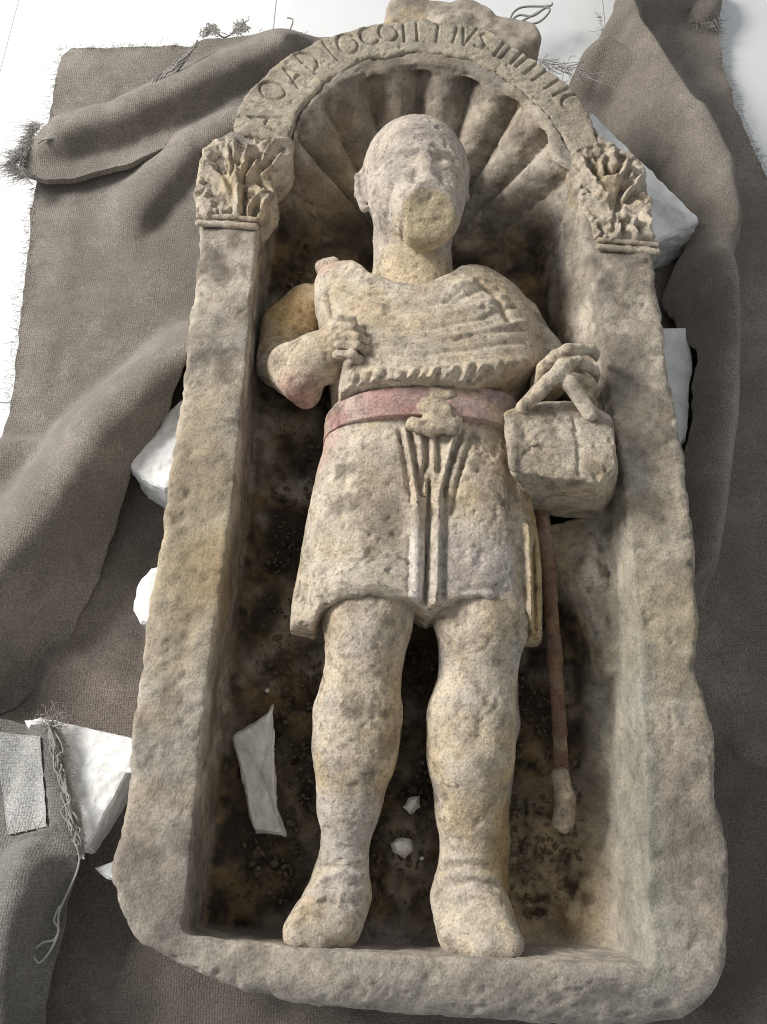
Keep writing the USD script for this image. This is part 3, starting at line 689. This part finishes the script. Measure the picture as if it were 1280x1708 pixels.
poly = px_poly([(522, 462, -.03), (528, 440, -.04), (552, 428, -.03), (590, 438, -.02), (620, 462, .01), (660, 474, .02), (700, 478, .025), (745, 466, .01), (778, 444, -.01), (812, 444, -.03), (848, 466, -.045), (885, 500, -.055), (914, 545, -.06), (924, 592, -.05),
                (905, 612, -.02), (860, 626, .02), (790, 642, .05), (720, 657, .055), (640, 658, .055), (585, 650, .045), (562, 642, .03), (572, 600, .02), (556, 570, .01), (540, 535, -.01), (524, 500, -.02)], .03, 1)
d2 = poly_sd(G.X2, G.Y2, poly)
X, Y, Z = G.xyz(G.sl(G.lo, G.lo + 9))
G.F = smax(G.F, (d2 + .004 * fb(np.stack(np.broadcast_arrays(G.X2, G.Y2, np.zeros((1, 1))), -1), 70, 3, 77))[:, :, None] + 0 * Z, 0.012).astype(np.float32)
G.chain([(540, 446, -.050, 15), (556, 440, -.045, 12)], 0.006)
v, f = roughen(*G.mesh(), 0.0013, 60, 4, 28, pits=0.0018); del G
t = tint_stone(v, PALE * 1.0, CREAM * 1.03, 11, och=0.25)
t = paint(t, (0.50, 0.39, 0.26), 0.45 * ramp(fb(v, 20, 4, 54) + 1.2 * (v[:, 0] - .03), 0.0, 0.2))
t = paint(t, (0.50, 0.33, 0.27), 0.6 * blot(v, W(545, 440, -.02), (.03, .02, .05), 55, 60))
t = paint(t, (0.32, 0.29, 0.26), 0.5 * blot(v, W(600, 550, .05), (.03, .03, .06), 56, 90))
obj('cloak', (v, f), CARVED, fig, tint=t, label='cloak gathered in curved folds with a fringed lower edge')

# ---- square bag with its handle
G = Grid((*(W(830, 880, -.04)[:2] - .02), ZR - 0.13), (*(W(1050, 650, 0)[:2] + .03), ZR + 0.09), 0.0024)
pts = [W(846, 692, .045), W(1018, 700, .035), W(1027, 778, .038), W(1000, 806, .045), W(858, 786, .055), W(850, 690, -.09), W(1012, 690, -.1), W(1008, 866, -.085), W(896, 856, -.085), W(1028, 815, -.03), W(905, 672, .03), W(965, 672, .03)]
hull = ConvexHull(np.array(pts)); eq = hull.equations


def fn(X, Y, Z):
    d = np.full(np.broadcast(X, Y, Z).shape, -9.0, np.float32)
    for e in eq: d = smax(d, (X * e[0] + Y * e[1] + Z * e[2] + e[3]).astype(np.float32), 0.006)
    return d - 0.004


G.put(fn, np.min(pts, 0), np.max(pts, 0), 0)
cr = G.strokes([([(960, 690), (968, 740), (965, 790)], 3.5, -.004), ([(890, 745), (930, 745), (965, 742)], 3, -.002), ([(855, 705), (856, 780)], 8, .003)], .05)
G.push(cr, G.lo, G.lo + 9, ZR)
v, f = roughen(*G.mesh(), 0.0030, 48, 4, 29, pits=0.003); del G
t = tint_stone(v, PALE * .93, GREY * 1.05, 12, och=0.15)
bag = obj('bag', (v, f), CARVED, fig, tint=t, label='square carved bag hanging from the hand')
G = Grid((*(W(860, 720, .04)[:2] - .02), ZR - 0.0), (*(W(1010, 600, .06)[:2] + .02), ZR + 0.10), 0.0022)
G.chain([(872, 680, .045, 12), (900, 652, .058, 13), (940, 612, .066, 13), (958, 603, .055, 9)], 0.005)
G.chain([(936, 612, .060, 11), (950, 640, .058, 13), (985, 690, .045, 13)], 0.005)
v, f = roughen(*G.mesh(), 0.0012, 80, 3, 30); del G
obj('handle', (v, f), CARVED, fig, tint=tint_stone(v, PALE * .97, CREAM, 13, och=0.2))

# ---- staff
G = Grid((*(W(880, 1420, -.1)[:2] - .02), ZR - 0.15), (*(W(980, 830, -.1)[:2] + .02), ZR - 0.02), 0.0024)
G.chain([(903, 850, -.070, 12), (916, 960, -.080, 13), (926, 1100, -.090, 12.5), (934, 1220, -.095, 12), (938, 1310, -.105, 14), (940, 1350, -.115, 20)], 0.004)
v, f = roughen(*G.mesh(), 0.0016, 50, 3, 31); del G
t = paint(tint_stone(v, (0.30, 0.19, 0.12), (0.19, 0.12, 0.08), 14, och=0.3), (0.24, 0.115, 0.08), 0.45 * ramp(fb(v, 20, 3, 57), -.1, .1))
staff = obj('staff', (v, f), CARVED, fig, tint=t, label='thin staff with red-brown paint left on it')
G = Grid((*(W(900, 1420, -.1)[:2] - .02), ZR - 0.15), (*(W(980, 1270, -.1)[:2] + .02), ZR - 0.03), 0.0022)
G.chain([(936, 1296, -.088, 15), (944, 1330, -.088, 17), (940, 1372, -.10, 18)], 0.006)
v, f = roughen(*G.mesh(), 0.004, 60, 3, 32); del G
obj('staff_foot', (v, f), CARVED, fig, tint=tint_stone(v, PALE * .95, CREAM * .8, 15, och=0.2))

# ================================================================== loose pieces lying in the niche


def slab_from(pts, th, dz, mat_, name, label, cat, group=None, tilt=None, seed=0, parent=None, zabs=None, rough=0.0035):
    """a broken flat piece: the polygon pts (pixels) as its upper face, th thick"""
    r = np.random.default_rng(seed); n = len(pts)
    top = np.array([at(u, v_, (ZR + dz if zabs is None else zabs) + (0 if tilt is None else tilt[i])) for i, (u, v_) in enumerate(pts)])
    c = top.mean(0); e = 0.004
    ring = top + (c - top) / np.linalg.norm(c - top, axis=1, keepdims=True) * e
    side = top - [0, 0, e]; bot = top - [0, 0, th] + np.c_[r.uniform(-.004, .004, (n, 2)), np.zeros(n)]
    bot[:, :2] += (bot[:, :2] - c[:2]) * 0.02
    m = trimesh.Trimesh(np.vstack([ring, side, bot]), ConvexHull(np.vstack([ring, side, bot])).simplices) if False else None
    V = np.vstack([ring, side, bot, c[None], c[None] - [0, 0, th]]); F = []
    for i in range(n):
        j = (i + 1) % n
        F += [(3 * n, i, j), (i, n + i, n + j), (i, n + j, j), (n + i, 2 * n + i, 2 * n + j), (n + i, 2 * n + j, n + j), (3 * n + 1, 2 * n + j, 2 * n + i)]
    m = trimesh.Trimesh(V, F, process=False); trimesh.repair.fix_normals(m)
    m = m.subdivide_to_size(0.006) if hasattr(m, 'subdivide_to_size') else m
    vv, ff = np.array(m.vertices), np.array(m.faces)
    vv = vv + rough * 2 * np.stack([fb(vv, 45, 3, seed + q) for q in range(3)], -1) + rough * 0.9 * np.stack([fb(vv, 130, 3, seed + 9 + q) for q in range(3)], -1)
    return obj(name, (vv, ff), mat_, parent, smooth=35, label=label, cat=cat, group=group) if parent is None else obj(name, (vv, ff), mat_, parent, smooth=35)


slab_from([(456, 1172), (447, 1190), (420, 1208), (388, 1226), (402, 1290), (414, 1345), (426, 1388), (472, 1395), (463, 1345), (458, 1300)], 0.014, -0.112, SHARD, 'stone_shard', 'long pale pointed shard lying left of the carved legs', 'shard',
          tilt=[.012, .01, .004, -.004, -.006, -.006, -.006, .004, .008, .01], seed=3)
slab_from([(672, 1346), (682, 1330), (702, 1326), (700, 1340), (684, 1357)], 0.012, -0.115, SHARD, 'stone_fragment', 'small angular pale fragment between the shins, upper of two', 'stone fragment', seed=4)
slab_from([(652, 1408), (664, 1397), (682, 1400), (688, 1415), (676, 1427), (660, 1424)], 0.014, -0.115, SHARD, 'stone_fragment', 'small rounded pale fragment between the ankles, lower of two', 'stone fragment', seed=6)
r = np.random.default_rng(11)
Vs, Fs = [], []
ico = trimesh.creation.icosphere(0)


def crumbs(name, n, mat_, label, cat, size, seed, keep, zf):
    r = np.random.default_rng(seed); m = n * 6
    u, vv = r.uniform(350, 1060, m), r.uniform(450, 1590, m)
    d = CF + CR * ((u - 640) / FPX)[:, None] + CU * ((854 - vv) / FPX)[:, None]
    c = CAM + d * ((ZR + zf - CAM[2]) / d[:, 2])[:, None]
    c = c[keep(u, vv, c, r)][:n]; n = len(c); k = len(ico.vertices)
    q = ico.vertices[None] * r.uniform(.5, 1.2, (n, k, 1)) * (size * r.lognormal(0, .45, n))[:, None, None] * [1, 1, .7] + (c + np.c_[np.zeros((n, 2)), r.uniform(-.004, .006, n)])[:, None]
    F = ico.faces[None] + (k * np.arange(n))[:, None, None]
    return obj(name, (q.reshape(-1, 3), F.reshape(-1, 3)), mat_, smooth=False, label=label, cat=cat, kind='stuff')


def in_niche(u, vv, c, r):
    return (poly_sd(c[:, 0], c[:, 1], Pn) < -0.03) & ((vv < 1430) | (u < 820) | (r.random(len(u)) < .35)) & (fb(c, 18, 3, 90) > -.12)


crumbs('soil', 7000, SOIL, 'dark crumbly soil lying in the bottom of the niche', 'soil', 0.0021, 21, in_niche, -0.149)
crumbs('plaster_crumbs', 70, SHARD, 'tiny pale crumbs scattered on the soil beside the carved legs', 'crumbs', 0.0022, 22, lambda u, vv, c, r: (vv > 1050) & (vv < 1560) & (((u > 660) & (u < 730)) | ((r.random(len(u)) < .1) & in_niche(u, vv, c, r))) & (r.random(len(u)) < .25), -0.14)

# ================================================================== white blocks under the stone
slab_from([(966, 186), (988, 188), (1080, 275), (1168, 366), (1132, 388), (1085, 408), (1000, 400), (930, 260)], 0.09, 0, WHITE, 'white_block', 'long pointed white block sticking out from under the right capital', 'block', zabs=0.13, seed=31,
          tilt=[.0, .0, .0, -.01, -.03, -.03, 0, 0])
slab_from([(1060, 546), (1150, 544), (1156, 600), (1146, 735), (1120, 760), (1050, 700)], 0.07, 0, WHITE, 'white_block', 'narrow white block beside the right pillar, below the dark gap', 'block', zabs=0.086, seed=32)
slab_from([(330, 640), (285, 682), (250, 725), (212, 772), (235, 798), (275, 818), (340, 800)], 0.07, 0, WHITE, 'white_block', 'wedge of white block between the rolled grey blanket and left pillar', 'block', zabs=0.086, seed=33)
slab_from([(310, 940), (250, 945), (236, 965), (222, 1000), (221, 1018), (234, 1040), (310, 1045)], 0.05, 0, WHITE, 'white_block', 'small white corner peeping out halfway down the left pillar', 'block', zabs=0.075, seed=34)
slab_from([(40, 1202), (66, 1198), (130, 1210), (205, 1228), (280, 1250), (280, 1290), (214, 1290), (170, 1372), (138, 1422), (110, 1400), (80, 1300)], 0.08, 0, WHITE, 'white_block', 'largest white block, beside the worn cloth with the pale label', 'block', zabs=0.084, seed=35)
slab_from([(260, 1425), (205, 1432), (158, 1448), (178, 1466), (240, 1480)], 0.03, 0, WHITE, 'white_block', 'white sliver at the lower left corner of the stone', 'block', zabs=0.07, seed=36)


# ================================================================== blankets
def u_taper(pts): return not (pts[0][0] < -50 or pts[0][1] < -20)


def fold_height(X, Y, ridges):
    H = np.zeros(np.broadcast(X, Y).shape)
    for pts, hgt, wl, wr in ridges:      # (u, v) polyline; height; half widths (m) on its left and right when walking along it
        P = np.array([at(u, v_, hgt * .5)[:2] for u, v_ in pts])
        best = np.full(H.shape, 9.0); side = np.zeros(H.shape); along = np.zeros(H.shape)
        n = len(P) - 1
        for i in range(n):
            a, b = P[i], P[i + 1]; ab = b - a
            tt = np.clip(((X - a[0]) * ab[0] + (Y - a[1]) * ab[1]) / (ab @ ab), 0, 1)
            dx, dy = X - a[0] - tt * ab[0], Y - a[1] - tt * ab[1]; d = np.hypot(dx, dy); m = d < best
            best = np.where(m, d, best); side = np.where(m, ab[0] * dy - ab[1] * dx, side); along = np.where(m, (i + tt) / n, along)
        w = np.where(side > 0, wl, wr); s_ = np.clip(best / w, 0, 1)
        prof = np.where(w < 0.045, np.sqrt(np.clip(1 - s_ ** 2, 0, 1)), (1 - s_ ** 2) ** 2 * (1 + .6 * s_ ** 2))
        tp = np.clip(along / .22, 0, 1); tp = tp * tp * (3 - 2 * tp) if u_taper(pts) else 1.0
        H = np.maximum(H, hgt * prof * tp) if hgt > 0 else H + hgt * prof
    return H


def sheet(name, outline, ridges, base, mat_, parent, seed, step=0.006, wav=0.006, z_out=None, thick=0.005, low=0.012, under=True):
    P = np.array([at(q[0], q[1], q[2] if len(q) > 2 else base)[:2] for q in outline])
    Q = np.roll(P, -1, 0); P = np.stack([0.85 * P + 0.15 * Q, 0.15 * P + 0.85 * Q], 1).reshape(-1, 2)
    # ragged hem
    seg = []
    for a, b in zip(P, np.roll(P, -1, 0)):
        n = max(1, int(np.linalg.norm(b - a) / 0.006)); seg.append(a + (b - a) * np.linspace(0, 1, n, endpoint=False)[:, None])
    P = np.vstack(seg); P = P + 0.010 * np.stack([meshkit.fbm(np.c_[P * 30, P[:, :1] * 0], 3, seed) - .5, meshkit.fbm(np.c_[P * 30, P[:, :1] * 0 + 7], 3, seed) - .5], -1)
    lo, hi = P.min(0), P.max(0)
    ax, ay = np.arange(lo[0] - step, hi[0] + 2 * step, step), np.arange(lo[1] - step, hi[1] + 2 * step, step)
    X, Y = ax[:, None], ay[None, :]
    ins = inside(X, Y, P)
    H = fold_height(X, Y, ridges)
    P3 = np.stack(np.broadcast_arrays(X, Y, np.zeros((1, 1))), -1)
    H = gaussian_filter(H, 1.1); H = base + H + 0.017 * (0.12 - np.abs(fb(P3 * [1, .6, 1], 11, 3, seed + 8))) + wav * 2 * fb(P3, 5, 4, seed) + 0.0016 * fb(P3, 60, 3, seed + 3)
    if under:     # it lies flat where the stone rests above it
        k = np.clip(-poly_sd(X, Y, Po) / 0.05, 0, 1); H = np.where(k > 0, np.minimum(H, np.maximum(H, 0) * (1 - k) + k * base), H); H = np.where(k > 0, np.minimum(H, 0.115), H)
    H = np.maximum(H, low)
    cell = ins[:-1, :-1] | ins[1:, :-1] | ins[:-1, 1:] | ins[1:, 1:]
    ci, cj = np.nonzero(cell); ids = np.full(ins.shape, -1); qs = [(ci, cj), (ci + 1, cj), (ci + 1, cj + 1), (ci, cj + 1)]
    for a, b in qs: ids[a, b] = 0
    vi = np.argwhere(ids == 0); ids[vi[:, 0], vi[:, 1]] = np.arange(len(vi))
    F = np.stack([ids[a, b] for a, b in qs], 1)
    V = np.c_[ax[vi[:, 0]], ay[vi[:, 1]], H[vi[:, 0], vi[:, 1]]]
    o = ~ins[vi[:, 0], vi[:, 1]]
    if o.any():
        dense = P; T = cKDTree(dense); V[o, :2] = dense[T.query(V[o, :2])[1]]; V[o, 2] = map_coordinates(H, [(V[o, 0] - ax[0]) / step, (V[o, 1] - ay[0]) / step], order=1)
    n = len(V); B = V.copy(); B[:, 2] -= thick
    ed = np.sort(np.vstack([F[:, [0, 1]], F[:, [1, 2]], F[:, [2, 3]], F[:, [3, 0]]]), 1)
    ue, cnt = np.unique(ed, axis=0, return_counts=True); be = ue[cnt == 1]
    dirn = {}
    for k in range(4):
        for a, b in zip(F[:, k], F[:, (k + 1) % 4]): dirn[(a, b)] = 1
    wall = np.array([(a, b, b + n, a + n) if (b, a) in dirn and (a, b) not in dirn else (b, a, a + n, b + n) for a, b in be])
    FF = np.vstack([F, F[:, ::-1] + n, wall])
    prim = obj(name, (np.vstack([V, B]), FF), mat_, parent, smooth=60)

    def zat(x, y):
        return H[np.clip(((np.asarray(x) - ax[0]) / step).round().astype(int), 0, len(ax) - 1), np.clip(((np.asarray(y) - ay[0]) / step).round().astype(int), 0, len(ay) - 1)]
    return prim, zat, P


def curves(name, strands, width, mat_, parent, **k):
    base = str(parent.GetPath()) if parent is not None else '/World'
    c = UsdGeom.BasisCurves.Define(stage, numbered(base + '/' + name))
    c.CreateTypeAttr('cubic'); c.CreateBasisAttr('catmullRom'); c.CreateWrapAttr('pinned')
    c.CreatePointsAttr(Vt.Vec3fArray.FromNumpy(np.vstack(strands).astype(np.float32)))
    c.CreateCurveVertexCountsAttr(Vt.IntArray([len(s_) for s_ in strands]))
    c.CreateWidthsAttr(Vt.FloatArray([float(width)])); c.SetWidthsInterpolation('constant')
    UsdShade.MaterialBindingAPI.Apply(c.GetPrim()).Bind(mat_)
    return meta(c.GetPrim(), **k)


def fringe(parent, pts, z, n, length, seed, outdir, mat_=FRAY, width=0.0011, name='fringe', spread=1.0):
    r = np.random.default_rng(seed); P = np.array([at(u, v_, z) for u, v_ in pts])
    L = np.r_[0, np.cumsum(np.linalg.norm(np.diff(P, axis=0), axis=1))]; st = []
    for s_ in r.uniform(0, L[-1], n):
        p = np.array([np.interp(s_, L, P[:, i]) for i in range(3)]); p[:2] += r.normal(0, .004, 2)
        d = np.array([*outdir, 0.0]) + spread * r.normal(0, .6, 3) * [1, 1, .4]; l = 0.6 * length * r.lognormal(0, .4)
        side = r.normal(0, .35, 3) * [1, 1, .3]; q = [p, p + d * l * .4 + side * l * .15, p + d * l * .75 - side * l * .2 , p + d * l + side * l * .3]
        q = np.array(q); q[:, 2] = np.maximum(q[:, 2], 0.003); st.append(q)
    return curves(name, st, width * .62, mat_, parent, kind='stuff')


# brown blanket flat under the lower half, extended at right to darken the gap
bl_u = thing('blanket', 'dark brown blanket lying flat under the foot end of the stone, extended at right to darken the gap', 'blanket', 'blankets under the stone')
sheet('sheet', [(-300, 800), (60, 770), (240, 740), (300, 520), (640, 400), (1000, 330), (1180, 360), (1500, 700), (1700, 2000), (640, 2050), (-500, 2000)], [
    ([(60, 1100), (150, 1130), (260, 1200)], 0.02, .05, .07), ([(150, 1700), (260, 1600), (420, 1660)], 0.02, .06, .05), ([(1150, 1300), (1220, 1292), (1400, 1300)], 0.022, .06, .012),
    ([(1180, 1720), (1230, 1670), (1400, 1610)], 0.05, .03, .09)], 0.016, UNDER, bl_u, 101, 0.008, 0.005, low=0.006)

# grey blanket at the left and behind the head end
bl_l = thing('blanket', 'grey wool blanket with a frayed fold, spread left of the stone and behind its head', 'blanket', 'blankets under the stone')
_, zl, _ = sheet('sheet', [(104, 80), (200, 78), (330, 76), (420, 68), (520, 64), (640, 70), (760, 90), (900, 110), (930, 130), (800, 500), (420, 640), (330, 620, .08), (288, 676, .1), (218, 772, .09), (185, 850, .09), (132, 960, .09), (80, 1065, .09), (15, 1155, .09), (-80, 1230), (-200, 1200), (-90, 800), (4, 742), (14, 690), (40, 470), (58, 300), (82, 190)],
      [([(-80, 1090), (0, 1000), (60, 930), (125, 840), (190, 750), (250, 690), (330, 620)], 0.115, .13, .085), ([(190, 420), (260, 335), (320, 265), (400, 220)], 0.032, .08, .035),
       ([(-20, 760), (60, 760), (130, 800)], 0.02, .02, .05), ([(150, 560), (220, 600)], 0.006, .06, .06), ([(420, 90), (440, 200)], 0.02, .1, .1)], 0.024, BLANKET, bl_l, 102, 0.0055, 0.006, low=0.018)
_, zf, _ = sheet('folded_flap', [(48, 245), (110, 216), (190, 188), (238, 152), (290, 105), (335, 66), (420, 62), (520, 60), (620, 64), (760, 90), (620, 240), (420, 215), (385, 200), (330, 222), (270, 250), (200, 276), (130, 294), (70, 300), (26, 280)],
      [([(40, 272), (120, 262), (200, 240), (290, 205), (370, 165), (470, 120)], 0.045, .09, .028), ([(100, 228), (192, 196), (244, 158), (296, 111), (340, 72)], 0.024, .020, .013)], 0.050, BLANKET, bl_l, 103, 0.0055, 0.004, low=0.04, thick=0.012)
fringe(bl_l, [(64, 205), (50, 240), (22, 275), (50, 296)], 0.06, 900, 0.022, 41, (-.75, -.15), width=0.0011)
fringe(bl_l, [(100, 220), (190, 190), (240, 152)], 0.072, 160, 0.016, 42, (-.3, .5), width=0.0012)
fringe(bl_l, [(104, 80), (82, 190), (60, 290), (40, 470), (14, 690)], 0.024, 500, 0.009, 43, (-.8, 0))
fringe(bl_l, [(104, 80), (330, 76), (520, 64)], 0.026, 300, 0.008, 44, (0, .8))
fringe(bl_l, [(395, 68), (450, 62), (500, 62)], 0.04, 50, 0.03, 45, (.7, .25), width=0.0016)
fringe(bl_l, [(890, 96), (930, 112), (975, 118)], 0.09, 60, 0.035, 46, (.75, -.25), width=0.0018)
fringe(bl_l, [(340, 60), (352, 46), (362, 56)], 0.05, 260, 0.012, 47, (.0, .4), width=0.0024, spread=.7)
fringe(bl_l, [(392, 56), (404, 40), (410, 52)], 0.05, 240, 0.012, 48, (.0, .4), width=0.0024, spread=.7)


def thread(name, pts, width, mat_, parent, z=0.01, **k):
    st = np.array([at(p[0], p[1], p[2] if len(p) > 2 else z) for p in pts])
    return curves(name, [st], width, mat_, parent, **k)


thread('loose_thread', [(362, 55), (375, 62), (392, 52)], 0.003, FRAY, bl_l, .04)
thread('loose_thread', [(478, 62), (487, 42), (488, 32), (479, 29)], 0.0028, FRAY, bl_l, .04)
thread('loose_thread', [(330, 66), (310, 100), (275, 140), (240, 152)], 0.003, FRAY, bl_l, .078)
r = np.random.default_rng(12)
hem = np.array([(60, 238), (110, 220), (190, 192), (242, 155), (294, 107), (336, 68)], float)
for k in range(9):
    tq = np.linspace(0.03 * k, 1 - r.uniform(0, .15), 22); L_ = np.linspace(0, 1, len(hem))
    thread('hem_thread', [(np.interp(q, L_, hem[:, 0]) + r.normal(0, 2.2), np.interp(q, L_, hem[:, 1]) + r.normal(0, 2.2), .082 + r.normal(0, .0015)) for q in tq], 0.0026, FRAY, bl_l)
loops = [[(838, 76), (858, 58), (852, 30), (870, 12), (915, 10), (922, 4)], [(846, 74), (866, 45), (900, 36), (918, 16), (905, 10)], [(800, 42), (830, 46), (850, 60), (862, 80)], [(850, 45), (880, 30), (912, 12)], [(845, 70), (850, 40), (866, 25), (890, 26), (915, 8)]]
for q in loops: thread('loose_thread', q, 0.0042, FRAY, bl_l, .06)

# taupe blanket at the right
bl_r = thing('blanket', 'taupe wool blanket bunched into a thick roll along the right side of the stone', 'blanket', 'blankets under the stone')
_, zr, _ = sheet('sheet', [(985, -60), (1100, -70), (1198, -60), (1196, 30), (1206, 110), (1240, 210), (1282, 300), (1400, 500), (1500, 1300), (1210, 1290), (1100, 1270), (1000, 1200), (1050, 900), (1140, 760, .08), (1150, 680, .09), (1157, 600, .09), (1145, 530, .1), (1128, 460, .1), (1140, 410, .11), (1163, 376, .12), (1120, 328, .12), (1070, 277, .12), (1000, 205, .12), (958, 165, .1), (945, 130, .08), (975, 100), (1010, 70), (1000, 20)],
      [([(1030, -60), (1060, 60), (1090, 130), (1140, 230), (1185, 320), (1196, 400), (1190, 480), (1192, 600), (1186, 720), (1170, 850), (1150, 960)], 0.135, .030, .085), ([(950, 130), (1000, 110), (1050, 150), (1075, 200), (1110, 280)], 0.085, .05, .055),
       ([(1000, 30), (1030, 60), (1070, 90)], 0.05, .04, .04), ([(1170, -20), (1180, 20), (1165, 40)], 0.03, .03, .03), ([(1100, 120), (1150, 250)], 0.05, .05, .03), ([(1180, 640), (1150, 760), (1130, 900)], 0.07, .03, .04),
       ([(1190, 1262), (1260, 1274), (1400, 1290)], 0.018, .05, .012), ([(1032, 88), (1052, 150), (1085, 212), (1124, 280)], -.06, .018, .028), ([(1122, 440), (1180, 500), (1228, 565)], -.022, .025, .035), ([(940, 128), (985, 122), (1010, 132)], -.03, .012, .02)], 0.022, BLANKET_R, bl_r, 104, 0.0045, 0.006, low=0.02)
fringe(bl_r, [(1196, 30), (1206, 110), (1240, 210), (1282, 300)], 0.024, 400, 0.009, 51, (.8, .1))
fringe(bl_r, [(1150, 0), (1165, 35), (1185, 40), (1196, 10)], 0.04, 160, 0.014, 52, (-.1, -.6), width=0.0014)
fringe(bl_r, [(1000, 20), (1010, 70), (975, 100)], 0.03, 120, 0.008, 53, (-.7, .1))

# worn cloth with a label at the lower left
bl_c = thing('blanket', 'worn dark grey cloth with a pale sewn label, at the lower left corner', 'blanket', 'blankets under the stone')
_, zc, _ = sheet('sheet', [(-160, 1196), (0, 1200), (60, 1208), (98, 1214), (108, 1270), (122, 1350), (136, 1424), (118, 1500), (92, 1590), (70, 1720), (60, 1850), (-300, 1850)],
      [([(98, 1214), (112, 1300), (130, 1420)], 0.012, .03, .01), ([(40, 1850), (40, 1640), (60, 1530), (90, 1450)], 0.055, .04, .03), ([(-60, 1850), (-20, 1640), (20, 1500)], 0.05, .03, .05), ([(-60, 1500), (20, 1480), (90, 1440)], 0.012, .05, .05)], 0.085, PATCHC, bl_c, 105, 0.0055, 0.008, low=0.05, thick=0.006)
lp = np.array([at(u, v_, .1)[:2] for u, v_ in ((-20, 1216), (66, 1228), (76, 1378), (10, 1392))])
nx, ny = 16, 24; V = []
for j in range(ny):
    for i in range(nx):
        a, b = i / (nx - 1), j / (ny - 1); q = (lp[0] * (1 - a) + lp[1] * a) * (1 - b) + (lp[3] * (1 - a) + lp[2] * a) * b
        V.append((*q, float(zc(q[0], q[1])) + .0035 + .001 * math.sin(9 * a + 5 * b)))
V = np.array(V); F = [(j * nx + i, (j + 1) * nx + i, (j + 1) * nx + i + 1, j * nx + i + 1) for j in range(ny - 1) for i in range(nx - 1)]
obj('label_patch', (V, np.array(F)), LABELC, bl_c, smooth=True)
zz = [(8 + 9 * k, 1396 - 2 * k + (-18 if k % 2 else 0), .108) for k in range(9)]
for a, b in zip(zz[:-1], zz[1:]): thread('stitch', [a, ((a[0] + b[0]) / 2, (a[1] + b[1]) / 2, .11), b], 0.0013, THREAD, bl_c)
r = np.random.default_rng(8)
for k in range(7):
    st = [(82 + 54 * s_ + r.normal(0, 5), 1205 + 222 * s_ + r.normal(0, 5), .105 + r.normal(0, .002)) for s_ in np.linspace(0, 1, 16)]
    thread('hem_thread', st, 0.0024, FRAY, bl_c)
fringe(bl_c, [(80, 1208), (98, 1214), (110, 1280), (124, 1350), (136, 1424)], 0.1, 260, 0.012, 54, (.5, 0), mat_=FRAY)
thread('loose_thread', [(134, 1425, .1), (128, 1455, .1), (110, 1495, .1), (98, 1525, .1), (96, 1560, .1), (80, 1592, .1), (64, 1606, .1), (56, 1588, .1), (72, 1572, .1), (90, 1568, .1), (98, 1550, .1), (90, 1535, .1), (100, 1510, .1)], 0.0026, THREAD, bl_c)
fringe(bl_c, [(60, 1208), (80, 1200), (110, 1205)], 0.1, 60, 0.02, 55, (.3, .5), mat_=FRAY)
